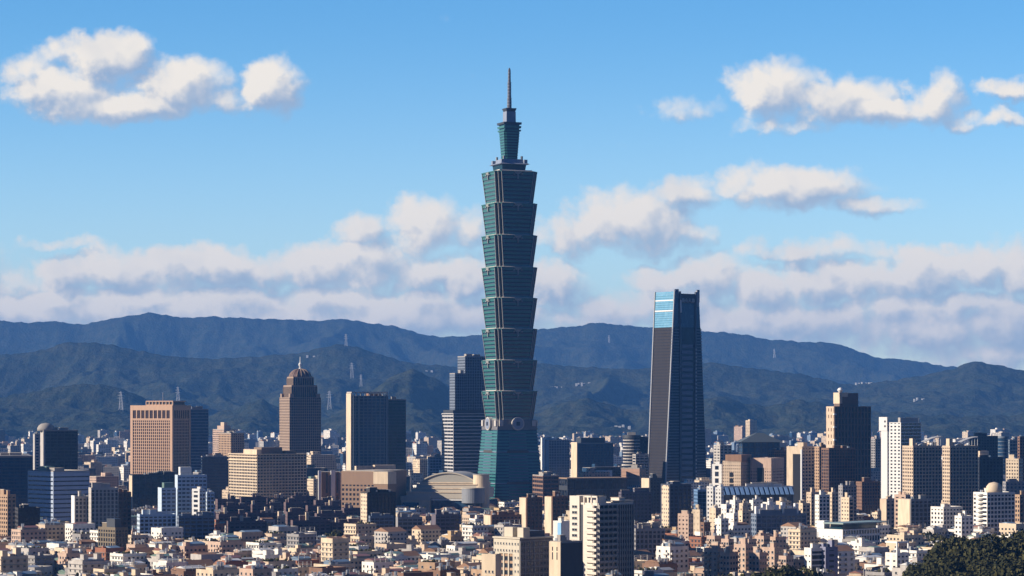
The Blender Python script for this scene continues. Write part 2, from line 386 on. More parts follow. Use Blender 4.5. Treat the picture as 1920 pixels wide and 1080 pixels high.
def mountain(name, prof, Yr, W, Wb, seed, amp, ncol=620, nrow=150):
    px = np.linspace(-300, 2240, ncol); P = np.interp(px, [a for a, b in prof], [b for a, b in prof])
    ker = np.hanning(9); ker /= ker.sum(); P = np.convolve(np.pad(P, 4, 'edge'), ker, 'valid')
    zr = H+(HY-P)*S*Yr
    Ys = np.concatenate([np.linspace(Yr-W, Yr, int(nrow*.85)), np.linspace(Yr, Yr+Wb, int(nrow*.15)+1)[1:]])
    PX, YY = np.meshgrid(px, Ys); ZR = np.meshgrid(zr, Ys)[0]
    X = (PX-960)*S*YY; t = np.where(YY < Yr, (Yr-YY)/W, (YY-Yr)/Wb)
    env = np.clip(1-t, 0, 1)
    wx = fbm(X/2600, YY/2600, seed+40, 3)
    sp = ridged(X/1500+wx*.7, YY/3000+wx*.3, seed, 5)
    z = ZR*(env**1.15)*(1-(1-np.clip(sp, -.6, 1))*amp*np.clip(t*5, 0, 1)*1.25)
    z = z + fbm(X/420, YY/420, seed+9, 4)*52*np.clip(t*10, .12, 1)*np.clip(env*4, 0, 1)
    z = z + fbm(X/60, YY/90, seed+19, 3)*11*np.clip(env*4, 0, 1)
    z = np.where(env <= 0.001, -5, z) ; z[0, :] = -8; z[-1, :] = -8
    z = np.maximum(z, -8)
    n, c = PX.shape
    vs = np.stack([X, YY, z], -1).reshape(-1, 3)
    idx = np.arange(n*c).reshape(n, c)
    q = np.stack([idx[:-1, :-1], idx[:-1, 1:], idx[1:, 1:], idx[1:, :-1]], -1).reshape(-1, 4)
    me = bpy.data.meshes.new(name); me.from_pydata(vs.tolist(), [], q.tolist()); me.materials.append(FOREST)
    me.polygons.foreach_set('use_smooth', [True]*len(q)); me.update()
    from mathutils.bvhtree import BVHTree
    TERR.append(BVHTree.FromPolygons(vs.tolist(), q.tolist()))
    o = bpy.data.objects.new(name, me); C.objects.link(o); return structure(o)
TERR = []
mountain('far_mountain', FARW, 19500, 4200, 1200, 3, .7)
mountain('mountain', MID, 13000, 3000, 1000, 11, .75)
mountain('hills', NEAR, 10000, 1700, 600, 23, .7)

def on_slope(px, py, Y):
    o_ = Vector((0, 0, H)); d = Vector((kx(px), 1, (HY-py)*S)).normalized(); best = None
    for t in TERR:
        h = t.ray_cast(o_, d)
        if h[0] is not None and (best is None or h[3] < best[3]): best = h
    return (best[0].x, best[0].y, best[0].z) if best else (kx(px)*Y, Y, zat(py, Y))
# power pylons on the hills
PYM = mat('pylon_steel', (.42, .42, .42), .5, .4, .1)
def pylon(px, ybase, hpx, Y, label):
    X, Y, zb = on_slope(px, ybase, Y); hh = hpx*S*Y
    o = empty('power_pylon', (X, Y, zb-6)); tag(o, label, 'pylon', 'power pylons on the mountain slopes')
    m = MB(); b = hh*.11; t = max(.9, hh*.013); h0 = hh+6
    for sx in (-1, 1):
        for sy in (-1, 1): m.bar((sx*b, sy*b, 0), (sx*b*.22, sy*b*.22, h0), t*1.3, PYM)
    nl = 7
    for i in range(nl):
        f0, f1 = i/nl, (i+1)/nl; r0, r1 = b*(1-.78*f0), b*(1-.78*f1)
        for sy in (-1, 1):
            m.bar((-r0, sy*r0, f0*h0), (r1, sy*r1, f1*h0), t*.7, PYM); m.bar((r0, sy*r0, f0*h0), (-r1, sy*r1, f1*h0), t*.7, PYM)
            m.bar((-r1, sy*r1, f1*h0), (r1, sy*r1, f1*h0), t*.7, PYM)
    m.build('lattice_mast', o)
    for f, wd in ((.66, .2), (.8, .18), (.93, .14)):
        MB().bar((-hh*wd, 0, f*h0), (hh*wd, 0, f*h0), t*1.3, PYM).bar((-hh*wd, 0, f*h0), (0, 0, f*h0+hh*.05), t*.8, PYM).bar((hh*wd, 0, f*h0), (0, 0, f*h0+hh*.05), t*.8, PYM).build('cross_arm', o)
pylon(227, 768, 34, 8300, 'white lattice pylon on the slope left of the pink tower')
pylon(334, 755, 30, 8300, 'white lattice pylon rising just behind the pink tower roof')
pylon(618, 766, 33, 8600, 'white lattice pylon between the domed tower and the twin glass slabs')
pylon(649, 648, 22, 10900, 'small pylon on the hilltop, highest of the four near the domed tower')
pylon(660, 708, 28, 9800, 'lattice pylon on the wooded slope above the twin glass slabs')
pylon(677, 724, 22, 9500, 'short lattice pylon just right and below its taller neighbour')
pylon(1142, 642, 14, 19000, 'faint thin pylon on the ridge left of the tapering tower')
pylon(1452, 670, 16, 18000, 'faint thin pylon on the ridge right of the tapering tower')

# ------------------------------------------------------------------ the supertall segmented tower
T_SPAN = mat('green_spandrel', (.042, .165, .155), .25, .6, .12, .08, ior=1.5, cell=(2.1, 60, .35, (.04, .13, .14)))
T_LINE = mat('grey_line', (.12, .15, .19), .4, .5, .15)
T_LEDGE = mat('pale_ledge', (.55, .50, .44), .6, .4, .1)
T_LOUV = mat('grey_louvre', (.24, .27, .34), .5, .4, .15)
T_LOUV2 = mat('blue_louvre', (.16, .20, .30), .5, .4, .15)
T_FIN = mat('pale_fin', (.30, .29, .27), .5, .4, .1)
def notched(W, n):
    h = W/2; a = n/2
    q = [(h, h-n), (h-a, h-n), (h-a, h-a), (h-n, h-a), (h-n, h)]
    out = []
    for k in range(4):
        c, s = [(1, 0), (0, 1), (-1, 0), (0, -1)][k]
        out += [(x*c-y*s, x*s+y*c) for x, y in q]
    return out
def square(W): h = W/2; return [(h, -h), (h, h), (-h, h), (-h, -h)]
def supertall():
    Y = 3035.; X = kx(955)*Y; th = R(22)
    o = empty('skyscraper', (X, Y, 0), th)
    tag(o, 'supertall segmented tower of green and navy glass with a needle spire, tallest of all', 'skyscraper')
    FOOT.append((X-36*math.cos(th)+36*math.sin(th), Y-36*math.cos(th)-36*math.sin(th), math.cos(th), math.sin(th), 72, 72))
    sc_ = Y/3000
    Z = lambda py: H+(HY-py)*S*3010
    # base shaft
    zb, zt = 0, Z(806); Wb, Wt = 62.5, 49.0
    base = MB().loft(square(Wb-1), zb, square(Wt-1), zt, G_TEAL).build('base_shaft', o)
    def ring(mb, W0, W1, n0, n1, z0, z1, m, notch=True):
        A = notched(W0, n0) if notch else square(W0); B_ = notched(W1, n1) if notch else square(W1)
        mb.loft(A, z0, B_, z1, m)
    mb = MB(); nf = 26
    for i in range(nf):
        f0, f1 = i/nf, (i+.55)/nf
        ring(mb, Wb+(Wt-Wb)*f0, Wb+(Wt-Wb)*f1, 0, 0, zt*f0+.01, zt*f1, T_SPAN, False)
    mb.build('spandrel_bands', base)
    for (c, s) in ((1, 0), (0, 1), (-1, 0), (0, -1)):
        mb = MB()
        for i in range(1, nf-1):                   # pale strips across the centre of each face
            f = (i+.7)/nf; W = Wb+(Wt-Wb)*f; z = zt*f
            hw = W*.21 if i not in (8, 18) else W*.25; hh = .55 if i not in (8, 18) else 2.6
            p = [(W/2-.3, -hw), (W/2+.5, -hw), (W/2+.5, hw), (W/2-.3, hw)]
            mb.loft([(x*c-y*s, x*s+y*c) for x, y in p], z, [(x*c-y*s, x*s+y*c) for x, y in p], z+hh, T_LOUV2 if i not in (8, 18) else mat('dark_emblem', (.09, .07, .06), .5, .3))
        mb.build('face_strips', base)
    for f in (9/nf, 19/nf):
        W = Wb+(Wt-Wb)*f+.9; mb = MB(); mb.loft(square(W), zt*f-.5, square(W-.1), zt*f+.3, T_LOUV).build('ledge', base)
    # waist with coin emblems
    MB().loft(square(Wt+.4), zt, square(Wt-1.6), Z(787), mat('waist_metal', (.16, .15, .15), .5, .5, .15)).build('waist', o)
    for (c, s) in ((1, 0), (0, 1), (-1, 0), (0, -1)):
        m = MB(); rr = 7.6; zc = Z(794.5); n = 32
        Tm = Matrix(((c, -s, 0, 0), (s, c, 0, 0), (0, 0, 1, 0), (0, 0, 0, 1)))
        m.T = Tm
        def disc(r0, x0, x1, mt):
            vs = [(x0, r0*math.cos(2*math.pi*i/n), zc+r0*math.sin(2*math.pi*i/n)) for i in range(n)]+[(x1, r0*math.cos(2*math.pi*i/n), zc+r0*math.sin(2*math.pi*i/n)) for i in range(n)]
            m.add(vs, [(i, (i+1) % n, n+(i+1) % n, n+i) for i in range(n)]+[tuple(range(n, 2*n))], mt)
        disc(rr, Wt/2-2, Wt/2+2.6, T_LEDGE); disc(rr-1.3, Wt/2-2, Wt/2+2.9, T_LOUV)
        m.box(Wt/2+2.8, Wt/2+3.2, -2.2, 2.2, zc-2.2, zc+2.2, G_DARK)
        m.build('coin_emblem', o)
        a = Wt/2-2
        for y0_ in (a-4.5, -a): m = MB(); m.T = Tm; m.box(Wt/2-1, Wt/2+1.4, y0_, y0_+4.5, Z(799), Z(788), T_LEDGE).build('corner_block', o)
    tops = [320, 380, 440, 500, 558, 616, 675, 733]; bots = [380, 440, 500, 558, 616, 675, 733, 787]
    for py0, py1 in zip(tops, bots):
        z0, z1 = Z(py1), Z(py0); W0, W1 = 44.6, 52.0; n = 6.2
        tier = empty('tier', (0, 0, 0)); tier.parent = o
        MB().loft(notched(W0-.8, n), z0, notched(W1-.8, n), z1-.4, G_TEAL).build('glazing', tier)
        mb = MB(); nf = 8
        for i in range(nf):
            f0, f1 = (i+.12)/nf, (i+.60)/nf; wa, wb = W0+(W1-W0)*f0, W0+(W1-W0)*f1
            za, zz = z0+(z1-z0)*f0, z0+(z1-z0)*f1
            for (c, s) in ((1, 0), (0, 1), (-1, 0), (0, -1)):
                q = lambda w: [(x*c-y*s, x*s+y*c) for x, y in [(w/2-.8, -w/2+n), (w/2, -w/2+n), (w/2, w/2-n), (w/2-.8, w/2-n)]]
                mb.loft(q(wa), za, q(wb), zz, T_SPAN)
                q2 = lambda w: [(x*c-y*s, x*s+y*c) for x, y in [(w/2-.6, -w/2+n+2), (w/2+.18, -w/2+n+2), (w/2+.18, w/2-n-2), (w/2-.6, w/2-n-2)]]
                mb.loft(q2(wb), zz+.2, q2(wb+.1), zz+.75, T_LINE)
        mb.build('spandrel_bands', tier)
        for (a, b) in ((1, 1), (1, -1), (-1, 1), (-1, -1)):   # vertical fins in the stepped corners
            mb = MB()
            for (u, v) in ((0, -n), (-n/2, -n/2), (-n, 0), (-n/2, -n), (-n, -n/2)):
                t = .45
                def sq(w): x, y = a*(w/2+u), b*(w/2+v); return [(x-t, y-t), (x+t, y-t), (x+t, y+t), (x-t, y+t)]
                mb.loft(sq(W0), z0, sq(W1), z1-1, T_FIN if (u, v) in ((0, -n), (-n/2, -n/2), (-n, 0)) else DARK)
            mb.build('corner_fin', tier)
        MB().loft(notched(W1+.9, n), z1-1.3, notched(W1+1.3, n), z1-.1, T_SPAN).loft(notched(W1+.3, n), z1-.1, notched(W1-3, n), z1+.35, T_LEDGE).build('ledge', tier)
        MB().loft(notched(W0+1.0, n), z0+.36, notched(W0+.9, n), z0+1.0, T_LEDGE).build('lower_ledge', tier)
        for (c, s) in ((1, 0), (0, 1), (-1, 0), (0, -1)):
            m = MB(); m.T = Matrix(((c, -s, 0, 0), (s, c, 0, 0), (0, 0, 1, 0), (0, 0, 0, 1)))
            m.loft([(W1/2-1, -2.2), (W1/2+1.2, -2.2), (W1/2+1.2, 2.2), (W1/2-1, 2.2)], z1-3.6, [(W1/2-1, -4.6), (W1/2+1.6, -4.6), (W1/2+1.6, 4.6), (W1/2-1, 4.6)], z1-.9, T_FIN)
            m.box(W1/2-1, W1/2+1.0, -.6, .6, z1-9, z1-3.5, T_FIN)
            m.box(W1/2-1, W1/2+1.3, -5.8, -3.9, z1-4.2, z1-3.0, T_FIN).box(W1/2-1, W1/2+1.3, 3.9, 5.8, z1-4.2, z1-3.0, T_FIN)
            m.build('face_ornament', tier)
    # crown: stepped collar, upper tier, drum, spire
    z = Z(320)
    col = MB(); col.loft(square(41), z, square(40), z+1.6, T_LEDGE).loft(square(28), z+1.6, square(30), Z(306), G_TEAL).loft(square(36), Z(306), square(33), Z(304), T_LOUV)
    col.loft(square(26), Z(304), square(24), Z(296), T_LOUV)
    for a in (-1, 1):
        for b in (-1, 1): col.box(a*14-2, a*14+2, b*14-2, b*14+2, Z(304), Z(297), T_LOUV).box(a*11-1, a*11+1, b*11-1, b*11+1, Z(300), Z(290), T_FIN)
    col.build('collar', o)
    za, zz = Z(300), Z(243); up = empty('upper_tier', (0, 0, 0)); up.parent = o
    MB().loft(notched(14.8, 2), za, notched(19.2, 2.4), zz, G_TEAL).build('glazing', up)
    mb = MB(); nf = 11
    for i in range(nf):
        f0, f1 = (i+.1)/nf, (i+.6)/nf; ring(mb, 15.2+4.4*f0, 15.2+4.4*f1, 2, 2, za+(zz-za)*f0, za+(zz-za)*f1, T_SPAN)
    mb.build('spandrel_bands', up)
    mb = MB()
    for k, (w, pa, pb) in enumerate(((20.4, 243, 240), (20.8, 237, 233), (21.6, 230, 226))): mb.loft(square(w), Z(pa), square(w+.5), Z(pb), T_SPAN if k < 2 else DARK)
    mb.loft(square(17.5), Z(240), square(18), Z(227), G_TEAL); mb.build('flared_crown', o)
    MB().loft(square(11.6), Z(226), square(11.2), Z(205), T_LOUV).loft(square(9.2), Z(205), square(9.5), Z(203), DARK).loft(square(10.5), Z(205), square(13), Z(199), DARK).build('lantern', o)
    sp = MB(); x = [(2.7, 199), (2.5, 180), (2.2, 178), (2.1, 150), (1.7, 148), (1.5, 126), (.6, 122)]
    sp.revolve(0, 0, [(r, Z(p)) for r, p in x], mat('spire_steel', (.10, .105, .12), .45, .5, .15), 10)
    for p in range(132, 196, 6): sp.cyl(0, 0, Z(p), Z(p-1.2), 2.8 if p > 176 else 2.35 if p > 148 else 1.85, T_LOUV)
    sp.build('spire', o)
supertall()

# ------------------------------------------------------------------ tapering tower
def tapering():
    Y = 3250.; th = R(36); c, s = math.cos(th), math.sin(th)
    def corners(pl, pc, pr, Yc):
        cx = kx(pc)*Yc
        k = kx(pl); d = (cx-k*Yc)/(s+k*c); k = kx(pr); w = (k*Yc-cx)/(c-k*s)
        return (cx, Yc, d, w)
    a = corners(1214, 1246, 1327, Y-8); b = corners(1229.5, 1265, 1311, Y+8)
    o = empty('tapering_skyscraper', (a[0], a[1], 0), th)
    tag(o, 'dark tapering glass tower with a pale blue glass crown and ladder-like central strip', 'skyscraper')
    FOOT.append((a[0], a[1], c, s, a[3], a[2]))
    dx, dy = b[0]-a[0], b[1]-a[1]; ox, oy = dx*c+dy*s, -dx*s+dy*c
    zt = zat(546, Y+8); zc = zat(613, Y)
    def poly(f, e=0.):
        x0 = ox*f; y0 = oy*f; w = a[3]+(b[3]-a[3])*f; d = a[2]+(b[2]-a[2])*f
        return [(x0-e, y0-e), (x0+w+e, y0-e), (x0+w+e, y0+d+e), (x0-e, y0+d+e)]
    fc = zc/zt
    core = MB().loft(poly(0), 0, poly(fc), zc, mat('navy_curtain_wall', (.012, .02, .035), .18, .4, .2, .05, cell=(3, 4, .3, (.04, .06, .09)))).loft(poly(fc, -.3), zc, poly(1, -.3), zt-3, G_BLUE).build('curtain_wall', o)
    # left face: fine brown-grey mesh below, pale glass above
    mesh_m = mat('sunscreen_mesh', (.030, .026, .029), .7, .2, .2, .05); crown = mat('crown_glass', (.16, .36, .50), .2, .6, .15, .05, cell=(3, 3.2, .4, (.3, .5, .6)))
    def lq(f0, f1, e0, e1, in0=1., in1=1.):      # strip on the left face between heights, proud e
        P, Q = poly(f0), poly(f1)
        def q(p, e, i): (x0, y0), (x1, y1) = p[0], p[3]; return [(x0-e, y0+i), (x0+.5, y0+i), (x1+.5, y1-i), (x1-e, y1-i)]
        return q(P, e0, in0), q(Q, e1, in1)
    mb = MB(); n = 58
    for i in range(n):
        f0, f1 = fc*i/n, fc*(i+.9)/n; A, B_ = lq(f0, f1, .5, .5); mb.loft(A, f0*zt+.02, B_, f1*zt, mesh_m)
    mb.build('sunscreen', o)
    mb = MB()
    for i in range(16):
        f0, f1 = fc+(1-fc)*i/16, fc+(1-fc)*(i+.9)/16; A, B_ = lq(f0, f1, .6, .6); mb.loft(A, f0*zt+.02, B_, f1*zt, crown)
    mb.build('crown_glazing', o)
    MB().loft(lq(fc*1.09, fc*1.09, .9, .9)[0], fc*1.09*zt, lq(fc*1.09, fc*1.09, .9, .9)[0], fc*1.09*zt+1.6, WHITE).loft(lq(fc*1.15, fc*1.15, .9, .9)[0], fc*1.15*zt, lq(fc*1.15, fc*1.15, .9, .9)[0], fc*1.15*zt+1.4, WHITE).build('crown_rail', o)
    edge = mat('pale_edge_metal', (.34, .34, .35), .4, .5, .1)
    mb = MB()
    for i in (0, 3):
        P, Q = poly(0, .5), poly(1, .5)
        (x, y), (X_, Y_) = P[i], Q[i]; t = .8
        mb.loft([(x-t, y-t), (x+t, y-t), (x+t, y+t), (x-t, y+t)], 0, [(X_-t, Y_-t), (X_+t, Y_-t), (X_+t, Y_+t), (X_-t, Y_+t)], zt+.3, edge)
    mb.build('corner_edge', o)
    # front: central strip with rungs, outer fins
    def fx(px, f):      # local x on the front plane at height share f
        Cx, Cy = a[0]+dx*f, a[1]+dy*f; k = kx(px); return ox*f+(k*Cy-Cx)/(c-k*s)
    fy = lambda f: oy*f
    def strip(p0, p1, q0, q1, f0, f1, e, m, mb):
        mb.loft([(fx(p0, f0), fy(f0)-e), (fx(p1, f0), fy(f0)-e), (fx(p1, f0), fy(f0)+1), (fx(p0, f0), fy(f0)+1)], f0*zt,
                [(fx(q0, f1), fy(f1)-e), (fx(q1, f1), fy(f1)-e), (fx(q1, f1), fy(f1)+1), (fx(q0, f1), fy(f1)+1)], f1*zt, m)
    mb = MB(); fin = mat('slate_fin', (.07, .085, .12), .4, .5, .15)
    strip(1274.5, 1276.5, 1273.5, 1275.5, 0, 1.0, 1.6, fin, mb); strip(1301, 1303, 1303, 1305, 0, 1.0, 1.6, fin, mb); mb.build('vertical_fin', o)
    mb = MB(); n = 27; rung = mat('rung_panel', (.12, .14, .19), .45, .5, .15)
    for i in range(n):
        f0, f1 = .02+.74*i/n, .02+.74*(i+.62)/n; strip(1278, 1298.5, 1278, 1298.5, f0, f1, .5, rung, mb)
    mb.build('rung_panels', o)
    mb = MB()
    for i in range(40):
        f0 = .02+.72*i/40; strip(1302.5, 1305, 1302.6, 1305, f0, f0+.009, 1.8, edge, mb)
    for i in range(60):
        f0 = fc*i/60
        strip(1248+14*f0, 1273.5, 1248+14*f0, 1273.5, f0, f0+.006, .3, fin, mb)
        strip(1306, 1325-12*f0, 1306, 1325-12*f0, f0, f0+.006, .3, fin, mb)
    mb.build('floor_lines', o)
    mb = MB(); strip(1306, 1309, 1305.5, 1308, .93, 1.006, 1.5, edge, mb); strip(1274, 1276.5, 1273.6, 1276, .90, .96, 2.0, WHITE, mb); strip(1265.5, 1272, 1265.5, 1272, .97, 1.01, .8, fin, mb); strip(1308, 1311, 1306.5, 1311, .95, 1.01, .8, fin, mb); mb.build('crown_frame', o)
    # sign characters on the crown
    f = .952; mb = MB(); strip(1273, 1305, 1273, 1304.5, .945, .99, .5, DARK, mb); mb.build('sign_board', o)
    cu = bpy.data.curves.new('sign', 'FONT'); cu.body = '\u5357\u5c71\u4eba\u58fd'; cu.size = 6.2; cu.extrude = .25; cu.align_x = 'LEFT'
    tmp = bpy.data.objects.new('sign_tmp', cu); C.objects.link(tmp); bpy.context.view_layer.update()
    dg = bpy.context.evaluated_depsgraph_get(); me = bpy.data.meshes.new_from_object(tmp.evaluated_get(dg)); bpy.data.objects.remove(tmp)
    if len(me.vertices):
        me.materials.clear(); me.materials.append(WHITE)
        t = bpy.data.objects.new('sign_letters', me); C.objects.link(t); t.parent = o
        xs = [v.co.x for v in me.vertices]; W_ = max(xs)-min(xs); x0, x1 = fx(1277, f), fx(1301, f)
        t.location = (x0, fy(f)-1.2, (f-.001)*zt); t.rotation_euler = (R(90), 0, 0); t.scale = ((x1-x0)/W_,)*3
    P = poly(1, -.6); MB().loft(P, zt-3.5, P, zt-3, DARK).build('roof', o)
tapering()

BLK = mat('opening_shade', (.006, .007, .01), .6, .2, .1)  # near-black colour standing in for the shade inside recesses and openings

# ------------------------------------------------------------------ landmark buildings, far to near, left to right
W = wall
def dish(root, x, y, z, r=1.6):
    m = MB(); m.revolve(x, y, [(r*.3, z), (r, z+r), (r*.7, z+r*1.6), (.1, z+r*1.9)], WHITE, 14).build('water_tank', root)

# -- left part
b = B('office_block', 'wide dark blue glass block at the left edge with a curved pale roof rim', 'office block', -40, -20, 61, 858, 2750, 14)
b.body(mat('navy_spandrel', (.03, .05, .09), .4, .4), G_BLUE, (3.6, .35, 6, .1), (3.6, .35, 6, .1)).top(2, 1)
MB().box(-.5, b.w+.5, -.5, b.d+.5, b.h+1.2, b.h+1.9, CONC).build('roof_rim', b.o)
b = B('office_slab', 'slim pale grey slab left of the dark dome-topped office block', 'office block', 62, 65, 75, 815, 3150, 15)
b.body(W('pale grey'), G_BLUE, (3.6, .5, 5, .5), (4, 1, 5, 0)).top(1, 1)
b = B('office_block', 'dark brown glass office block with a pale lit edge and small white dome', 'office block', 76, 82, 146, 808, 3000, 22)
b.body(mat('dark_brown_metal', (.05, .045, .05), .4, .4), G_DARK, (3.8, .3, 8, .12), (4, .95, 6, .9)).top(2, 1)
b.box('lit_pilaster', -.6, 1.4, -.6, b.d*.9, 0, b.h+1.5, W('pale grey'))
m = MB(); m.revolve(b.w*.12, b.d*.55, [(10, b.h), (10, b.h+3), (8.5, b.h+6), (5.5, b.h+8.2), (.2, b.h+9.2)], CONC, 24).build('dome', b.o, True)
b = B('office_block', 'pale blue panelled office block with thin dark window bands, left foreground', 'office block', 52, 100, 168, 885, 2450, 40)
b.body(mat('pale_blue_panel', (.40, .46, .56), .4, .4, .12), G_DARK, (4.0, .72, 9, 0), (4.0, .72, 9, 0), roof='pale').top(2, 1)
b.box('roof_sign_box', b.w*.02, b.w*.25, b.d*.3, b.d*.6, b.h, b.h+5, TIN['green'])
b = B('office_tower', 'tall pink stone office tower with dense vertical ribs and a row of dark top openings', 'office tower', 245, 323, 357, 760, 3200, 58)
pk = mat('pink_stone', (.52, .33, .22), .7, .3, .1)
H1 = b.z(787)
mb = MB(); w, d, h = b.w, b.d, b.h
faces(mb, w, d, 0, H1, 0, 0, pk, {'F': (3.7, .24, 3.0, .36), 'L': (3.7, .2, 3.1, .34), 'R': (3.7, .24, 3, .36), 'B': (3.7, .24, 3, .36)})
for zz in ((H1, H1+1.5), (h-6, h)): mb.box(-.3, w+.3, -.3, d+.3, zz[0], zz[1], pk)
for ax in (-.35, w-3.2):
    for ay in (-.35, d-3.6): mb.box(ax, ax+3.6, ay, ay+3.9, 0, h, pk)
for i in range(1, 9): y_ = 3+(d-6)*i/9; mb.box(-.25, .9, y_-.7, y_+.7, H1+1.5, h-6, pk); mb.box(w-.9, w+.25, y_-.7, y_+.7, H1+1.5, h-6, pk)
for i in range(1, 7): x_ = 3+(w-6)*i/7; mb.box(x_-.7, x_+.7, -.25, .9, H1+1.5, h-6, pk); mb.box(x_-.7, x_+.7, d-.9, d+.25, H1+1.5, h-6, pk)
mb.build('ribbed_wall', b.o)
MB().box(.4, w-.4, .4, d-.4, 0, h-.5, mat('bronze_glass', (.035, .017, .014), .3, .4, .2)).build('glazing', b.o)
mb = MB(); y0 = b.ly(271); mb.box(3, w*.8, b.ly(321), y0, h, h+1, pk).box(4, w*.8-1, b.ly(321)+1, y0-1, h, h+4.5, DARK).box(3, w*.8, b.ly(321), y0, h+4.4, h+5.6, pk)
for i in range(9): yy = b.ly(321)+(y0-b.ly(321))*i/8; mb.box(2.8, 3.8, yy-.5, yy+.5, h, h+5, pk)
mb.build('roof_screen', b.o)
MB().bar((w*.4, d*.4, h+5), (w*.4, d*.4, h+16), .5, WHITE).build('mast', b.o)
b = B('office_tower', 'dark blue glass tower with pale floor bands standing behind the pink tower', 'office tower', 350, 352, 391, 768, 3550, 12)
b.body(mat('grey_blue_band', (.16, .19, .25), .5, .4), G_BLUE, (4.2, .3, 8, .0), (4.2, .3, 8, 0)).top(2, 0)
b = B('apartment_tower', 'small tan block with dark side, right of the pink tower', 'apartment block', 410, 433, 458, 813, 3900, 40)
b.body(W('tan'), G_DARK, (3.5, .4, 4, .5), (3.5, .4, 4, .5)).top(2, 2)
b = B('apartment_tower', 'pale stepped-crown block behind the small tan block', 'apartment block', 399, 420, 441, 806, 4500, 40)
b.body(W('pink tiled'), G_DARK, (3.5, .45, 4, .4), (3.5, .45, 4, .4)).top(0, 0)
MB().box(b.w*.2, b.w*.8, b.d*.2, b.d*.8, b.h, b.h+7, W('pink tiled')).box(b.w*.35, b.w*.65, b.d*.35, b.d*.65, b.h+7, b.h+13, W('beige')).build('stepped_crown', b.o)
b = B('office_block', 'low dark blue office block left of the curved cream hotel', 'office block', 377, 379, 431, 857, 3150, 12)
b.body(mat('navy_spandrel', (.03, .05, .09)), G_BLUE, (3.8, .4, 6, .0), (3.8, .4, 6, 0)).top(3, 2)
# curved cream hotel
b = B('hotel', 'wide cream hotel with curved corner, gridded balconies and a tall roof step', 'hotel', 429, 482, 575, 852, 2900, 33)
cr = W('cream')
b.body(cr, G_DARK, (3.3, .38, 3.8, .22), (3.3, .38, 3.8, .22), roof='pale')
b.box('penthouse', b.fx(495), b.fx(534), 6, 24, b.h-1, b.z(839), mat('brown_panel', (.22, .16, .12)))
b.box('penthouse', 3, 14, b.ly(477), b.ly(452), b.h-1, b.z(843), cr)
b.box('penthouse', b.fx(540), b.fx(560), 6, 18, b.h-1, b.z(846), mat('brown_panel', (.22, .16, .12)))
MB().box(-1.5, b.w+1.5, -1.5, b.d+1.5, b.h-3.4, b.h-2.6, cr).box(-1.2, b.w+1.2, -1.2, b.d+1.2, b.h-7.2, b.h-6.6, cr).box(-1, b.w+1, -1, b.d+1, b.h-.5, b.h+.4, cr).build('cornice', b.o)
# domed tower
def domed():
    b = B('office_tower', 'brown stone tower with stepped shoulders, ribbed pointed dome and white finial', 'office tower', 524, 543, 602, 745, 3750, 24)
    st = mat('brown_stone', (.33, .235, .17), .75, .3, .12); w, d, h = b.w, b.d, b.h
    b.body(st, mat('bronze_navy_glass', (.02, .02, .03), .2, .45), (3.9, .22, 3.2, .30), (3.9, .4, 3.2, .6), z1=h)
    s1, s2, s3 = b.z(741), b.z(721), b.z(708)
    m = MB(); 
    def tier(i, z0, z1, n, name):
        m = MB(); x0, x1, y0, y1 = i, w-i, i, d-i
        m.box(x0+.5, x1-.5, y0+.5, y1-.5, z0, z1-.6, G_DARK).box(x0, x1, y0, y1, z1-2.2, z1, st)
        for k in range(n+1):
            a = x0+(x1-x0)*k/n; c_ = y0+(y1-y0)*k/n
            for yy in (y0, y1): m.box(a-.55, a+.55, yy-.3, yy+.3, z0, z1-2.2, st)
            for xx in (x0, x1): m.box(xx-.3, xx+.3, c_-.55, c_+.55, z0, z1-2.2, st)
        m.build(name, b.o)
    tier(4.5, h-1, b.z(722), 12, 'shoulder'); tier(8.5, b.z(722), b.z(706), 9, 'drum')
    mb = MB()
    for (ax, ay) in ((1, 1), (w-7, 1), (1, d-7), (w-7, d-7)): mb.box(ax, ax+6, ay, ay+6, h-1, b.z(738), st)
    mb.build('corner_block', b.o)
    zr, za = b.z(706), b.z(693); prof = []; R0 = (w-17)/2*1.02; top = b.z(690.5); z0 = b.z(706); zt_ = b.z(690)
    dm = MB(); ns = 10; sq = 8; bx, by = w/2, d/2; rx, ry = w/2-8.6, d/2-8.6; z1 = b.z(692); zs = b.z(707)
    hh = b.z(691)-zs
    vs = []; fs = []
    for j in range(ns+1):
        t = j/ns; k = math.cos(t*math.pi/2)**1.0 if j < ns else .06
        k = max(k, .1); z_ = zs+hh*math.sin(t*math.pi/2)
        for q in range(sq*2):
            a = 2*math.pi*(q+.5)/(sq*2); ca, sa = math.cos(a), math.sin(a); mm = max(abs(ca), abs(sa))**.6
            vs.append((bx+rx*k*ca/mm, by+ry*k*sa/mm, z_))
    n2 = sq*2
    for j in range(ns): fs += [(j*n2+i, j*n2+(i+1) % n2, (j+1)*n2+(i+1) % n2, (j+1)*n2+i) for i in range(n2)]
    fs.append(tuple(range(ns*n2, ns*n2+n2)))
    sc2 = (b.z(690)-zs)/hh
    dm.add([(x, y, z) for x, y, z in vs], fs, mat('dark_copper_dome', (.12, .065, .05), .5, .4, .2)); dome = dm.build('dome', b.o)
    rb = MB()
    for q in range(0, n2):
        for j in range(ns):
            rb.bar(vs[j*n2+q], vs[(j+1)*n2+q], .7, st)
    rb.build('dome_ribs', dome)
    zt = zs+hh; m = MB(); m.revolve(bx, by, [(2.6, zt-.5), (2.2, zt+1), (1.0, zt+2), (2.3, zt+5), (2.6, zt+7), (.9, zt+9), (.7, zt+12), (.5, b.z(668))], WHITE, 12).build('finial', b.o)
domed()
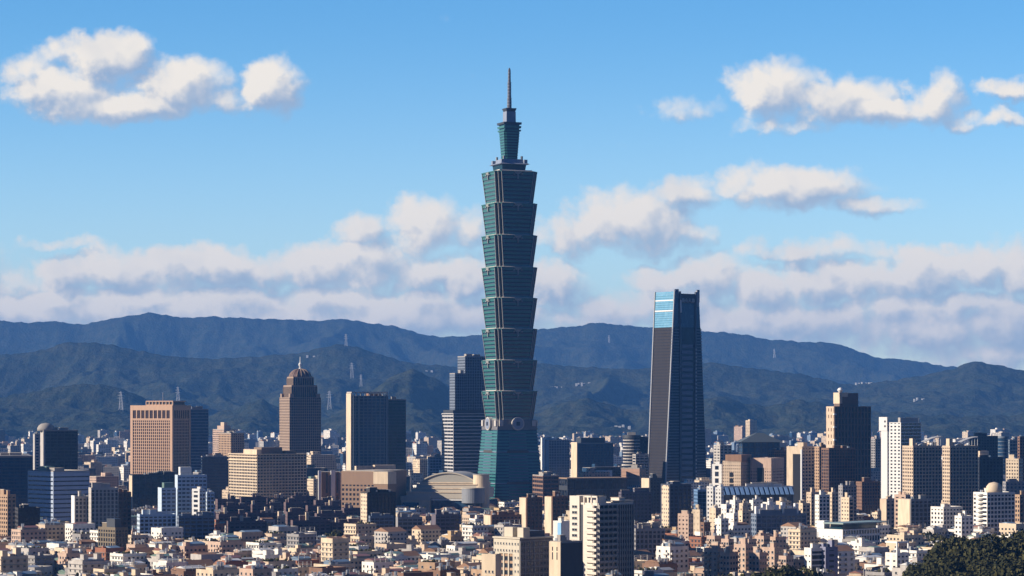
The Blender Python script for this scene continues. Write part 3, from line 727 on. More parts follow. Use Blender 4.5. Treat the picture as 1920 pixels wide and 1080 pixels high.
# twin glass slabs
b = B('office_tower', 'grey blue glass slab with pale sunlit left edge and open roof frame, beside a darker slab', 'office tower', 650, 659, 728, 742, 3300, 20)
gb = mat('grey_mullion', (.17, .20, .23), .5, .4, .1)
b.body(gb, G_BLUE, (4.0, .25, 5.5, .22), (4, .6, 4, .6))
b.box('lit_side', -.8, .2, 0, b.d*.97, 0, b.h+3, W('cream'))  # paler slab over the sunward face, sunlight put into its colour
mb = MB()
for k in range(9): x = b.w*.02+b.w*.96*k/8; mb.box(x-.5, x+.5, .2, 1.2, b.h, b.h+3.6, W('pale grey')); mb.box(x-.5, x+.5, b.d-1.2, b.d-.2, b.h, b.h+3.6, W('pale grey'))
mb.box(0, b.w, 0, 1.4, b.h+3.5, b.h+5, W('pale grey')).box(0, b.w, b.d-1.4, b.d, b.h+3.5, b.h+5, W('pale grey')).box(0, 1.4, 1.4, b.d-1.4, b.h+3.5, b.h+5, W('pale grey')).box(b.w-1.4, b.w, 1.4, b.d-1.4, b.h+3.5, b.h+5, W('pale grey')).build('roof_frame', b.o)
b.box('plant_room', b.w*.5, b.w*.85, 6, 16, b.h, b.h+3, TIN['rusty'])
mb = MB(); mb.box(b.w*.17, b.w*.21, -1.2, .2, 0, b.h+.6, gb).box(b.w*.93, b.w*.97, -1.2, .2, 0, b.h+2, gb).box(b.w*.04, b.w*.07, -1.2, .2, 0, b.h+2, gb).build('pilaster', b.o)
b = B('office_tower', 'dark navy glass slab joined close behind the open-framed grey blue slab', 'office tower', None, 727, 761, 750, 3330, 18, maxd=25)
b.body(mat('navy_spandrel', (.03, .05, .09)), G_TEAL, (4.0, .35, 6, .06), (4.0, .35, 6, .06)).top(1, 0)
# towers behind and beside the supertall
b = B('residential_tower', 'slender bluish residential tower with pale corner, directly behind striped block', 'apartment tower', 858, 872, 912, 669, 3560, 26)
rb_ = mat('blue_grey_concrete', (.17, .20, .25), .7, .3, .12)
b.body(rb_, G_DARK, (3.8, .3, 3.6, .35), (3.8, .45, 3.5, .4)).top(2, 0)
b = B('residential_tower', 'shorter stepped wing left of the slender bluish residential tower', 'apartment tower', 843, 853, 874, 701, 3520, 26)
b.body(rb_, G_DARK, (3.8, .3, 3.6, .35), (3.8, .45, 3.5, .5)).top(1, 0)
b = B('office_block', 'dark office block with bright white floor bands just left of the green tower', 'office block', 828, 850, 912, 775, 3300, 26)
b.body(mat('white_band', (.50, .48, .47), .6, .3, .08), G_DARK, (4.3, .28, 20, 0), (4.3, .42, 9, .03)).box('plant_room', b.w*.02, b.w, 3, b.d-3, b.h, b.h+4.2, DARK)
b = B('office_block', 'small pale blue gridded block below the white-banded office block', 'office block', None, 806, 828, 858, 3350, 10, maxd=20)
b.body(mat('sky_panel', (.25, .33, .45)), G_BLUE, (3.6, .5, 4, .3), (3.6, .5, 4, .3)).top(1, 1)
b = B('office_block', 'blue gridded office block with white lit end wall right of the green tower', 'office block', 1015, 1029, 1068, 826, 3600, 30)
b.body(mat('steel_blue_grid', (.20, .25, .33), .5, .4), G_BLUE, (3.8, .25, 4.4, .22), (4, 1, 5, 0)).top(2, 1)
b.box('end_tower', -1, 6, b.d*.5, b.d, 0, b.h+4, WHITE); b.box('end_tower', b.w*.2, b.w*.42, 2, 12, 0, b.h+3.5, WHITE)
b = B('office_block', 'navy office block with cream lit end wall beside the blue gridded block', 'office block', 1072, 1083, 1150, 832, 3650, 24)
b.body(mat('navy_spandrel', (.03, .05, .09)), G_BLUE, (3.8, .25, 5, .25), (3.8, .6, 5, .7)).top(1, 0)
b.box('upper_storeys', b.w*.12, b.w*.8, 3, b.d, b.h, b.z(821), DARK); b.box('sunlit_end_wall', -1, .4, 0, b.d, 0, b.h+2, W('cream'))  # cream on the dark block's sunward end is painted sunlight
def banded_drum():
    Y = 3400; X = kx(1186)*Y; o = empty('office_tower', (X, Y+18, 0)); tag(o, 'brown round-cornered block with pale rings, left of the tapering tower', 'office tower')
    FOOT.append((X-20, Y-2, 1, 0, 40, 40)); h = zat(818, Y); r = 17*S*Y
    MB().cyl(0, 0, 0, h, r-.5, G_DARK, n=36).build('glazing', o)
    mb = MB()
    for i in range(int(h/4)): mb.cyl(0, 0, i*4+.01, i*4+1.5, r, W('pale grey'), n=36)
    mb.cyl(0, 0, h-3, h+1.5, r+.4, DARK, n=36); mb.build('floor_rings', o)
    MB().box(r*.2, r*1.9, -r*.5, r*1.0, 0, h-.5, G_DARK).build('rear_wing', o)
    MB().box(-r*.5, r*.4, -r*.3, r*.4, h+1.4, h+5, CONC).build('plant_room', o)
banded_drum()
b = B('office_block', 'pale ringed low block at the left foot of the tapering tower', 'office block', 1186, 1192, 1216, 853, 3230, 25, maxd=20)
b.body(W('pale grey'), G_DARK, (3.6, .4, 6, .1), (3.6, .4, 6, .1)).top(1, 1)
b = B('department_store', 'plain salmon coloured block under the ringed round tower', 'store', 1165, 1199, 1211, 879, 3100, 62)
b.body(mat('salmon_panel', (.45, .28, .20)), G_DARK, (4, .85, 5, .3), (4, .93, 5, .1)).top(2, 0)
b = B('exhibition_hall', 'long low dark hall with thin pale roof line behind the white tower', 'hall', 1048, 1064, 1176, 898, 2950, 22, maxd=60)
b.body(DARK, G_DARK, (12, .1, 9, .06), (12, .4, 9, .1)); MB().box(-1, b.w+1, -1, b.d+1, b.h+.1, b.h+1, W('tan')).build('roof_rim', b.o)
b = B('office_block', 'dark flat-roofed block with a white lit wall on the long dark hall', 'office block', None, 1118, 1163, 876, 3080, 12, maxd=20)
b.body(DARK, G_DARK, (4, .3, 6, .1), (4, .3, 6, .1)); b.box('white_wall', -1, b.w*.66, -1, .4, b.h-11, b.h-3.6, WHITE)
b = B('low_shops', 'stack of brown terraces against the right foot of the green tower', 'building', None, 1018, 1048, 893, 2900, 16, maxd=40)
b.body(W('brown'), G_DARK, (5, .4, 8, .1), (5, .4, 8, .1)).top(3, 2)
# brown department store with white pillars
b = B('department_store', 'brown department store wing with two tall white pillars', 'store', 597, 603, 642, 885, 2800, 14)
br = mat('brown_cladding', (.27, .17, .11), .7, .3, .12)
b.body(br, G_DARK, (30, .1, 9, .8), (30, .1, 9, .9), roof='pale')
for px in ((596.5, 602), (620, 628)): b.box('white_pillar', b.fx(px[0]), b.fx(px[1]), -2.2, .3, 0, b.h+1.5, WHITE)
b.box('cream_pillar', b.fx(637), b.fx(640), -1.8, .3, 0, b.h, W('cream'))
b = B('department_store', 'brown store block with a sunken square window grid and cream right corner', 'store', 640, 702, 762, 884, 2720, 62)
b.body(br, G_DARK, (4.5, .9, 6, .9), (5.2, .48, 4.6, .42), z0=0, z1=b.h-13, cap=False)
MB().box(0, b.w, 0, b.d, b.h-13, b.h, br).build('blank_top_wall', b.o); b.box('roof', .5, b.w-.5, .5, b.d-.5, b.h, b.h+.5, ROOFS['pale'])
b = B('department_store', 'cream lit end of the brown store facing the glass mall', 'store', 700, 728, 766, 884, 2900, 60)
b.body(W('cream'), G_DARK, (6, .85, 6, .6), (9, .8, 7, .5)).top(0, 0)
b = B('department_store', 'cream-topped corner block joined in front of the brown store', 'store', 701, 727, 742, 885, 2600, 60)
MB().box(0, b.w, 0, b.d, 0, b.h-12, br).build('wall', b.o); MB().box(-.4, b.w+.4, -.4, b.d+.4, b.h-12, b.h, W('cream')).build('upper_wall', b.o); b.box('roof', .4, b.w-.4, .4, b.d-.4, b.h, b.h+.3, ROOFS['pale'])
b = B('roof_hall', 'pair of cream rooftop halls above the brown store', 'building', 665, 668, 700, 874, 2850, 14, maxd=14)
b.body(W('cream'), G_DARK, (6, .8, 5, .8), (6, 1, 5, 0)); b.box('second_hall', b.fx(703), b.fx(742), 0, 12, 0, b.h+1, W('cream'))
# glass link and shopping mall with arched roof
b = B('mall_wing', 'blue glass wing between the brown store and the arched mall', 'building', None, 741, 770, 892, 2850, 8, maxd=30)
b.body(mat('white_band', (.5, .48, .47)), G_BLUE, (20, .04, 15, .06), (20, .04, 15, .06))
def mall():
    Y = 2760.; th = R(-16); X = kx(752)*Y; c, s = math.cos(th), math.sin(th)
    o = empty('shopping_mall', (X, Y, 0), th); tag(o, 'cream shopping mall with a long arched roof, round corner drum and glass front', 'mall')
    k = kx(897); w = (k*Y-X)/(c-k*s); FOOT.append((X, Y, c, s, w, 80)); Zf = lambda p: zat(p, Y)
    cm = mat('cream_roof_metal', (.50, .44, .35), .5, .4, .08)
    lx = lambda px: (kx(px)*Y-X)/(c-kx(px)*s)
    z1 = Zf(927)
    MB().box(lx(808), w, 4, 70, 0, z1-6, G_BLUE).box(lx(808)-1, w, 2.5, 6, z1-6, z1-4.6, WHITE).build('glass_front', o)
    MB().box(0, lx(806), 0, 60, 0, Zf(938), W('cream')).box(-.6, lx(806)+.6, -.6, 60.6, Zf(938), Zf(930), cm).build('left_wing', o)
    mb = MB(); mb.loft([(-.6, -6), (lx(786), -6), (lx(775), -.5), (-.6, -.5)], Zf(975), [(2, -1.5), (lx(786), -1.5), (lx(778), -.5), (2, -.5)], Zf(942), G_TEAL).build('slanted_glass', o)
    # stepped terraces rising towards the arch
    mb = MB()
    steps = [(lx(762), lx(892), 2, 929, 922), (lx(768), lx(893), 8, 922, 915), (lx(773), lx(886), 14, 915, 908), (lx(776), lx(880), 20, 908, 905)]
    for x0, x1, y0, pa, pb in steps: mb.box(x0, x1, y0, 66, Zf(pa)-3, Zf(pb), cm).box(x0-.8, x1+.8, y0-.8, y0, Zf(pb)-.8, Zf(pb)+.3, W('cream'))
    mb.build('terraced_roof', o)
    # arched end wall and roof vault
    x0, x1 = lx(776), lx(880); n = 24; zb = Zf(906); rise = Zf(888)-zb
    arc = [(x0+(x1-x0)*i/n, zb+rise*math.sin(math.pi*i/n)**.75) for i in range(n+1)]
    vs = [(x, 24, z) for x, z in arc]+[(x, 25.5, z) for x, z in arc]; vs2 = []
    m = MB(); m.add(vs, [tuple(range(n, -1, -1)), tuple(range(n+1, 2*n+2))], mat('pale_louvre_panel', (.36, .34, .29), .6, .3, .05)); m.build('arched_end_wall', o)
    m = MB()
    for i in range(n):
        (xa, za), (xb, zb_) = arc[i], arc[i+1]
        vs = [(xa, 22.5, za), (xb, 22.5, zb_), (xb, 70, zb_), (xa, 70, za), (xa, 22.5, za+1.3), (xb, 22.5, zb_+1.3), (xb, 70, zb_+1.3), (xa, 70, za+1.3)]
        m.add(vs, [(0,1,2,3),(4,7,6,5),(0,4,5,1),(2,6,7,3)], cm)
    m.build('arched_roof', o)
    mb = MB(); mb.cyl(lx(891), 22, 0, Zf(890), 8.5, W('cream'), n=28).cyl(lx(891), 22, Zf(890), Zf(889), 9, CONC, n=28).build('drum', o)
    MB().cyl(lx(884), 6, Zf(942), Zf(915), 12, mat('drum_metal', (.22, .23, .25), .5, .4), n=32).cyl(lx(884), 6, Zf(915), Zf(913.5), 12.6, cm, n=32).build('corner_drum', o)
    mb = MB(); n = 16; xc = lx(889); r = 8.5
    pts = [(xc+r*math.cos(math.pi*i/n), Zf(980)+r*math.sin(math.pi*i/n)) for i in range(n+1)]
    mb.add([(x, 2, z) for x, z in pts]+[(x, 4.2, z) for x, z in pts], [tuple(range(n, -1, -1))]+[(i, i+1, n+2+i, n+1+i) for i in range(n)], mat('white_relief', (.40, .42, .48), .6, .3, .3)); mb.build('entrance_arch', o)
    mb = MB()
    for i in range(5): mb.box(lx(768)+i*4.5, lx(768)+i*4.5+2, 3, 5, Zf(929), Zf(924), WHITE)
    mb.build('roof_vents', o)
mall()

# -- right part
def simple(name, label, cat, l, c, r, top, Y, th, wm, gm, F, L_, roof='grey', n=2, tanks=1, **k):
    b = B(name, label, cat, l, c, r, top, Y, th, **k); b.body(wm, gm, F, L_, roof=roof).top(n, tanks, wm); return b
G4 = (3.5, .45, 3.8, .45)
simple('apartment_tower', 'lone cream pointed tower on the far hillside foot', 'apartment tower', 1398, 1406, 1419, 789, 6300, 30, W('cream'), G_DARK, G4, G4, tanks=0)
simple('office_block', 'grey and white block with open top frame right of the tapering tower', 'office block', 1338, 1350, 1372, 836, 3450, 30, W('pale grey'), G_DARK, (3.8, .4, 6, .3), (3.8, .6, 6, .4))
simple('apartment_block', 'narrow white block with tall dark slot beside the tapering tower', 'apartment block', 1335, 1353, 1358, 872, 3000, 62, WHITE, G_DARK, G4, (8, .3, 9, .6))
b = simple('office_block', 'ochre block with three square dark openings down its lit face', 'office block', 1355, 1389, 1410, 866, 2950, 60, W('beige'), G_DARK, (3.5, .6, 4, .6), (3.6, .62, 2.6, .62), roof='green')
for k in range(3): z_ = b.z(886+k*11); b.box('square_opening', -.5, .6, b.ly(1374.5), b.ly(1368), z_-5, z_, BLK)
b.box('rusty_roof_shed', 0, b.w*.9, b.ly(1390), b.ly(1360), b.h, b.h+8, TIN['rusty'])
b = B('office_block', 'pinkish arch-shaped block with one tall dark opening in the middle', 'office block', 1407, 1446, 1470, 859, 2950, 60)
pt = W('pink tiled'); b.body(pt, G_DARK, G4, (3.6, .6, 2.8, .6), z1=b.h-11, cap=False)
MB().box(0, b.w, 0, b.d, b.h-11, b.h, pt).build('blank_top_wall', b.o); b.box('tall_opening_shade', -.45, .6, b.ly(1432), b.ly(1420), 0, b.h-11, BLK)
simple('apartment_block', 'dark brown block right behind the pinkish arch-shaped block', 'apartment block', 1440, 1452, 1476, 846, 3080, 40, W('brown'), G_DARK, G4, G4)
b = B('arena', 'low dark arena with a shallow grey pyramid roof and wide blue eaves', 'arena', 1385, 1392, 1462, 829, 3700, 14, maxd=70)
b.body(DARK, G_BLUE, (8, .2, 9, .3), (8, .2, 9, .3), cap=False)
m = MB(); w, d, h = b.w, b.d, b.h; m.loft([(-5, -5), (w+5, -5), (w+5, d+5), (-5, d+5)], h, [(w*.42, d*.42), (w*.58, d*.42), (w*.58, d*.58), (w*.42, d*.58)], h+13, mat('slate_roof', (.10, .12, .13))).build('pyramid_roof', b.o)
b = B('office_tower', 'cream gate-shaped tower with a deep dark vertical recess near its corner', 'office tower', 1475, 1504, 1527, 839, 2800, 50)
b.body(W('cream'), G_DARK, (3.7, .45, 6, .35), (4, 1, 6, 0)).top(1, 0, W('cream')); b.box('recess', -.5, .8, b.ly(1501.5), b.ly(1487), 0, b.h-7, BLK);  # the recess is a black box, its shade given by colour
MB().box(-1.2, 1, b.ly(1504)-.2, b.ly(1502), 0, b.h-2, WHITE).build('white_edge', b.o)
simple('apartment_tower', 'brown and tan slab between the cream gate tower and the tallest brown tower', 'apartment tower', 1525, 1536, 1552, 839, 2850, 35, W('tan'), G_DARK, G4, (3.4, .5, 3, .5))
b = simple('apartment_tower', 'dark scaffolded lower block in front of the tallest brown tower', 'apartment tower', 1540, 1554, 1604, 842, 2720, 25, W('brown'), G_DARK, (3.4, .2, 3.4, .2), (3.4, .2, 3.4, .3))
b = B('residential_tower', 'tall brown residential tower with higher centre block and white roof ball', 'apartment tower', 1549, 1565, 1633, 762, 2800, 24)
bg = mat('brown_granite', (.17, .12, .095), .7, .3, .12)
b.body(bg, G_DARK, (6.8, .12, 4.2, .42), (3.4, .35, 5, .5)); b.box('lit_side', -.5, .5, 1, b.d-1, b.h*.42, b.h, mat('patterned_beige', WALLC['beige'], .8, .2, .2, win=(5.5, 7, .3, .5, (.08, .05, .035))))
bx0, bx1 = b.fx(1577), b.fx(1612)
MB().box(bx0, bx1, 3, b.d-3, b.h, b.z(737), bg).box(bx0-.4, bx0+3, 2.5, b.d-2.5, b.h+3, b.z(736), W('cream')).box(bx0-.4, bx0+10, 2.4, 3.6, b.z(744), b.z(736), W('cream')).build('centre_block', b.o)
dish(b.o, bx0+5, 10, b.z(737), 3.2)
mb = MB()
for k in range(9): mb.box(-1.6, 1.2, -1.6, 1.2, b.h-9-k*13.6, b.h-7.6-k*13.6, WHITE)
mb.build('corner_balcony', b.o)
b = B('residential_tower', 'bright white tower with blank lit fin and dark balcony front', 'apartment tower', 1654, 1689, 1727, 792, 3000, 50)
b.body(WHITE, G_DARK, (3.9, .22, 9, .04), (3.9, .55, 5, .5))
b.box('white_fin', -1.5, .4, b.ly(1665), b.d+.5, 0, b.z(783), WHITE); b.box('fin_top', -2, .5, b.ly(1665), b.d+3, b.z(808), b.z(782), WHITE)
for py in (790, 799): b.box('square_opening', -2.2, -1.4, b.ly(1662.5), b.ly(1659.5), b.z(py+2), b.z(py-1.5), DARK)
b.box('roof_frame', .5, b.w*.9, 1, 4, b.h, b.z(783), W('pale grey')); b.box('plant_room', b.w*.95, b.w*1.0, 2, 12, b.h, b.z(785), WHITE)
simple('apartment_block', 'pale grey block between the tallest brown tower and the white tower', 'apartment block', 1633, 1641, 1655, 824, 3500, 30, W('grey'), G_DARK, G4, G4)
def slantroof(l, c, r, top, Y, label):
    b = B('apartment_tower', label, 'apartment tower', l, c, r, top, Y, 22)
    b.body(W('beige'), G_DARK, (3.4, .3, 3.6, .3), (3.4, .45, 3.4, .45)).top(2, 2, W('beige'))
    mb = MB(); w, h = b.w, b.h; n = 8
    for i in range(n):
        x0, x1 = w*(.2+.8*i/n), w*(.2+.8*(i+1)/n); f = lambda x: h+1.5+8*math.sin(min(1, (x/w-.2)/.8)*math.pi/2)
        for yy in (1, 5): mb.bar((x0, yy, f(x0)), (x1, yy, f(x1)), .9, WHITE)
        mb.bar((x1, 1, h), (x1, 1, f(x1)), .5, WHITE)
    mb.build('curved_roof_frame', b.o)
    b.box('plant_room', w*.02, w*.14, 2, 8, h, h+8, W('cream')); dish(b.o, w*.75, 6, h, 2); return b
slantroof(1692, 1712, 1765, 838, 2500, 'cream-sided tower with rising curved roof frame, left one of the matching two')
slantroof(1767, 1781, 1834, 838, 2560, 'cream-sided tower with rising curved roof frame, right one of the matching two')
b = simple('apartment_tower', 'nearly black tower with a small cream roof room, right of the curved-roof towers', 'apartment tower', 1832, 1836, 1881, 859, 2640, 14, DARK, G_DARK, G4, G4); b.box('cream_roof_room', 2, 12, 3, 12, b.h, b.h+7, W('cream'))
simple('office_block', 'wide dark flat-topped block behind the curved-roof towers', 'office block', 1816, 1824, 1871, 819, 3150, 20, DARK, G_DARK, G4, G4, tanks=0)
def silo(px0, px1, top, Y, label, m, name):
    X = kx((px0+px1)/2)*Y; r = (px1-px0)/2*S*Y; o = empty(name, (X, Y+r, 0)); tag(o, label, 'office tower'); h = zat(top, Y)
    FOOT.append((X-r, Y, 1, 0, 2*r, 2*r)); MB().cyl(0, 0, 0, h, r-.4, m, n=32).build('curved_glass', o)
    mb = MB()
    for i in range(int(h/4.5)): mb.cyl(0, 0, i*4.5+.01, i*4.5+.9, r, gb, n=32)
    mb.cyl(0, 0, h-.5, h+2, r+.3, gb, n=32).build('floor_rings', o)
silo(1871, 1893, 821, 3250, 'round pale blue glass tower near the right edge', G_BLUE, 'office_tower')
simple('office_block', 'blue glass slab between the round tower and the right edge', 'office block', None, 1893, 1911, 826, 3300, 10, gb, G_BLUE, (4.2, .3, 5, .1), G4, maxd=20)
simple('office_tower', 'brown banded tower cut by the right edge of the view', 'office tower', 1908, 1912, 1945, 820, 3000, 15, W('brown'), G_DARK, G4, G4)
simple('apartment_block', 'cream lit block below the round blue glass tower', 'apartment block', 1886, 1910, 1918, 862, 2750, 55, W('cream'), G_DARK, G4, (3.5, .55, 3, .5))
simple('apartment_block', 'low blue grey block with shining roof under the cream lit block', 'apartment block', 1880, 1886, 1930, 905, 2400, 14, W('grey'), G_BLUE, G4, G4)
b = simple('apartment_tower', 'white rounded-balcony tower topped by a pale dome near the right edge', 'apartment tower', 1825, 1851, 1903, 926, 2050, 30, W('white'), G_DARK, (3.3, .35, 3.4, .25), (3.3, .5, 5, .2))
m = MB(); m.revolve(b.w*.45, b.d*.4, [(6.5, b.h), (6.5, b.h+3), (6, b.h+5.5), (4, b.h+8), (.2, b.h+9)], W('cream'), 24).build('dome', b.o, True)
mb = MB()
for k in range(14): mb.cyl(0, b.d*.5, 6+k*3.3*1.0, 6+k*3.3+1.3, 3.4, W('white'), n=20)
mb.build('round_balcony', b.o)
simple('apartment_tower', 'thin tan tower cut by the right edge below the brown tower', 'apartment tower', 1903, 1912, 1935, 930, 2100, 30, W('tan'), G_DARK, G4, G4)
simple('apartment_tower', 'plain cream and brown narrow block below the white fin tower', 'apartment tower', 1650, 1662, 1678, 938, 2250, 30, W('beige'), G_DARK, G4, (3.4, 1, 4, 0))
simple('apartment_tower', 'salmon flats with paired windows below the curved-roof towers', 'apartment tower', 1677, 1698, 1707, 930, 2200, 50, W('pink tiled'), G_DARK, G4, (3.6, .5, 5, .5))
simple('apartment_tower', 'dark fronted flats with a cream side right of the salmon flats', 'apartment tower', 1694, 1708, 1747, 938, 2150, 22, W('grey'), G_DARK, (3.4, .3, 4, .3), (3.5, .8, 4, .8), roof='green').box('sunlit_cream_side', -.6, .3, 1, 20, 5, None, W('cream'))
simple('apartment_block', 'white flats with red roof edge and shaded blue-grey front', 'apartment block', 1745, 1769, 1805, 953, 2080, 35, W('white'), G_DARK, (3.4, .4, 3.5, .4), (3.4, .5, 3.2, .5), roof='rust')
simple('apartment_block', 'small white flats left of the dome-topped white tower', 'apartment block', 1790, 1803, 1825, 970, 1990, 32, W('white'), G_DARK, G4, (3.4, .55, 3.2, .55))
for (l, c, r, t, Y, col, lab) in [(1605, 1616, 1650, 905, 2700, 'brown', 'brown shaded flats below the tallest brown tower'), (1572, 1580, 1606, 912, 2500, 'grey', 'grey flats with terraces under the scaffolded block'),
    (1552, 1560, 1572, 925, 2350, 'cream', 'narrow cream tower standing left of the slatted cream one'), (1577, 1592, 1601, 935, 2250, 'cream', 'slatted cream tower above the station hall roof'),
    (1528, 1536, 1556, 930, 2300, 'white', 'pale tower with blue shaded front above the station hall'), (1512, 1521, 1537, 925, 2400, 'beige', 'thin beige tower right of the gate-shaped tower foot'),
    (1494, 1505, 1519, 946, 2150, 'cream', 'slanted narrow cream block right of the blue office front')]:
    simple('apartment_tower', lab, 'apartment tower', l, c, r, t, Y, 32, W(col), G_DARK, (3.4, .35, 3.6, .35), (3.4, .6, 3.6, .6))
# long blue hall with white towers
b = B('office_hall', 'long blue glass hall with zigzag front between white stair towers', 'office building', 1345, 1350, 1488, 914, 2400, 12, maxd=30)
b.body(mat('steel_blue_grid', (.20, .25, .33)), G_BLUE, (14, .04, 10, .0), (4, .8, 5, .8), cap=True)
mb = MB(); n = 15
for i in range(n):
    x0 = b.w*i/n; x1 = b.w*(i+.62)/n; mb.loft([(x0, -7), (x1, -7), (x1, .3), (x0, .3)], b.h-6.5, [(x0, -.2), (x1, -.2), (x1, .3), (x0, .3)], b.h, mat('sky_mirror_panel', (.18, .30, .50), .4, .4))  # blue base colour stands for sky mirrored in slanted glass
mb.build('zigzag_panels', b.o); b.top(5, 2, W('white'))
simple('stair_tower', 'white stair tower at the left end of the long blue hall', 'apartment tower', 1325, 1337, 1341, 914, 2330, 62, WHITE, G_DARK, G4, (3.6, .55, 3.2, .6), n=1)
simple('stair_tower', 'second white stair tower nearer the long blue hall', 'apartment tower', 1341, 1352, 1357, 916, 2340, 62, WHITE, G_DARK, G4, (3.6, .55, 3.2, .6), n=1)
simple('office_block', 'small teal glass block left of the white stair towers', 'office block', None, 1308, 1325, 920, 2500, 10, mat('blue_panel', (.13, .22, .36)), G_TEAL, (4, .1, 5, .05), G4, maxd=15)
b = simple('office_block', 'blue shaded office with gridded front below the long blue hall', 'office block', 1408, 1418, 1512, 966, 2100, 14, mat('blue_grey_concrete', (.17, .20, .25)), G_BLUE, (3.6, .3, 4.2, .22), G4, n=6, maxd=30)
for i in range(7): b.box('white_shaft', b.w*(.02+.13*i), b.w*(.02+.13*i)+3, 3, 7, b.h, b.h+7+(i*37 % 5), WHITE)
cl = [(1330, 1342, 1352, 955, 2150), (1352, 1362, 1372, 948, 2200), (1368, 1378, 1390, 940, 2280), (1386, 1393, 1408, 946, 2240), (1340, 1352, 1366, 975, 2000), (1362, 1376, 1384, 965, 2060), (1384, 1392, 1412, 960, 2150), (1405, 1412, 1430, 940, 2300), (1430, 1438, 1455, 944, 2280), (1455, 1463, 1484, 942, 2320)]
wl = ['topmost', 'tallest', 'narrow', 'short', 'nearest', 'plain', 'stepped', 'slim', 'bright', 'farthest right']
for i, (l, c, r, t, Y) in enumerate(cl):
    simple('apartment_block', f'{wl[i]} of the clustered white flats with stair shafts below the long blue hall', 'apartment block', l, c, r, t, Y, 36, W('white' if i % 3 else 'cream'), G_DARK, G4, (3.4, .7, 4, .7), group='clustered white flats below the blue hall', n=3)
# dark middle towers right of the white tower
simple('apartment_tower', 'dark navy tower with narrow sunlit cream side just left of the tapering tower foot', 'apartment tower', 1205, 1219, 1242, 898, 2600, 30, DARK, G_DARK, G4, (3.4, .6, 3.5, .6)).box('sunlit_cream_side', -.6, .3, 1, 15, 5, None, W('cream'))  # cream slab paints the sunlit strip of a dark tower
b = simple('apartment_tower', 'paired navy towers with a sunlit cream windowed side below the tapering tower', 'apartment tower', 1239, 1256, 1296, 910, 2300, 28, mat('navy_concrete', (.06, .07, .10)), G_DARK, (3.4, .4, 4, .4), (3.4, .6, 3.4, .6)); b.box('sunlit_cream_side', -.45, .37, 1, b.d*.85, 0, b.h, mat('windowed_cream', WALLC['cream'], .85, .2, .2, win=(3.4, 3.4, .4, .45, (.03, .04, .055))))  # sunward side made cream to carry the sunlight in its colour
simple('apartment_block', 'salmon block with small square windows below the tapering tower', 'apartment block', 1271, 1291, 1300, 966, 2000, 55, W('pink tiled'), G_DARK, G4, (3.3, .6, 3.2, .6))
simple('apartment_block', 'cream-topped narrow block right of the salmon block', 'apartment block', 1298, 1312, 1318, 958, 2120, 55, W('cream'), G_DARK, G4, (5, .6, 3.2, .9))
simple('apartment_block', 'brown narrow flats right of the cream-topped narrow block', 'apartment block', 1313, 1320, 1332, 982, 1960, 40, W('brown'), G_DARK, G4, G4)
simple('apartment_block', 'long grey shaded flats right of the tall white tower', 'apartment block', 1186, 1192, 1247, 994, 1800, 14, W('grey'), G_DARK, (3.2, .3, 3.2, .35), G4, n=4, maxd=20)
simple('apartment_block', 'wide purple-grey shaded block with busy roofs behind the white tower', 'apartment block', 1160, 1165, 1222, 925, 2450, 14, mat('purple_grey', (.13, .11, .13)), G_DARK, G4, G4, n=6, maxd=25)
# brown flats left of the white tower
simple('apartment_tower', 'reddish brown flats with cream side before the green tower right foot', 'apartment tower', 978, 988, 1017, 935, 2200, 24, W('brown'), G_DARK, (3.3, .4, 3.5, .5), (3.3, .8, 4, .8), n=3).box('sunlit_cream_side', -.6, .3, 1, 14, 5, None, W('cream'))
simple('apartment_tower', 'dark brown flats with cream side just left of the tall white tower', 'apartment tower', 1025, 1036, 1066, 933, 2150, 24, W('brown'), G_DARK, (3.3, .4, 3.5, .5), (3.3, .9, 4, .9), n=3).box('sunlit_cream_side', -.6, .3, 1, 14, 5, None, W('cream'))
simple('apartment_block', 'low brown flats with cream end walls below the green tower', 'apartment block', 908, 922, 978, 968, 2150, 26, W('brown'), G_DARK, (3.3, .35, 3.5, .4), (3.3, .75, 3.5, .75), roof='rust', n=5).box('sunlit_cream_side', -.6, .3, 1, 14, 5, None, W('cream'))
# left middle ground
b = simple('office_block', 'dark green-black block with sunlit strip in front of the pink tower foot', 'office block', 242, 249, 330, 892, 2800, 16, DARK, G_TEAL, (4, .2, 7, .15), (4, .9, 6, .9), n=4); b.box('lit_side', -.8, .3, 0, b.d*.8, 0, b.h, W('cream'))  # cream strip is the sunlit left face, painted bright
bl = mat('pale_blue_tile', (.52, .60, .68), .6, .3, .12)
b = simple('office_building', 'pale blue stepped office with bright white lit panel and roof cube', 'office building', 328, 333, 388, 893, 2350, 16, bl, G_BLUE, (3.6, .5, 4, .25), (4, 1, 5, 0), roof='pale', n=2); b.box('roof_cube', 3, b.w*.5, 4, 14, b.h, b.z(876), WHITE)
b = simple('office_building', 'lower left wing of the pale blue stepped office with teal roof box', 'office building', 296, 303, 330, 917, 2330, 18, bl, G_BLUE, (3.6, .45, 4, .3), (4, .9, 5, .9), n=1, tanks=0)
b.box('teal_roof_box', b.w*.2, b.w*.9, 2, 12, b.h, b.h+5.5, TIN['green'])
simple('office_building', 'narrow white sunlit wing with a column of square windows before the stepped office', 'office building', 360, 374, 385, 919, 2290, 58, WHITE, G_DARK, (3.6, .5, 4, .3), (4.3, .45, 9, .45), n=1, tanks=0)
simple('office_building', 'right wing of the pale blue stepped office with teal glass corner', 'office building', 386, 388, 402, 925, 2330, 14, bl, G_TEAL, (3.6, .4, 4, .3), G4, n=1)
simple('apartment_block', 'pale grey-blue flats under the left wing of the stepped office', 'apartment block', 255, 262, 330, 967, 2150, 16, bl, G_DARK, (3.3, .4, 3.5, .3), G4, n=3, maxd=16)
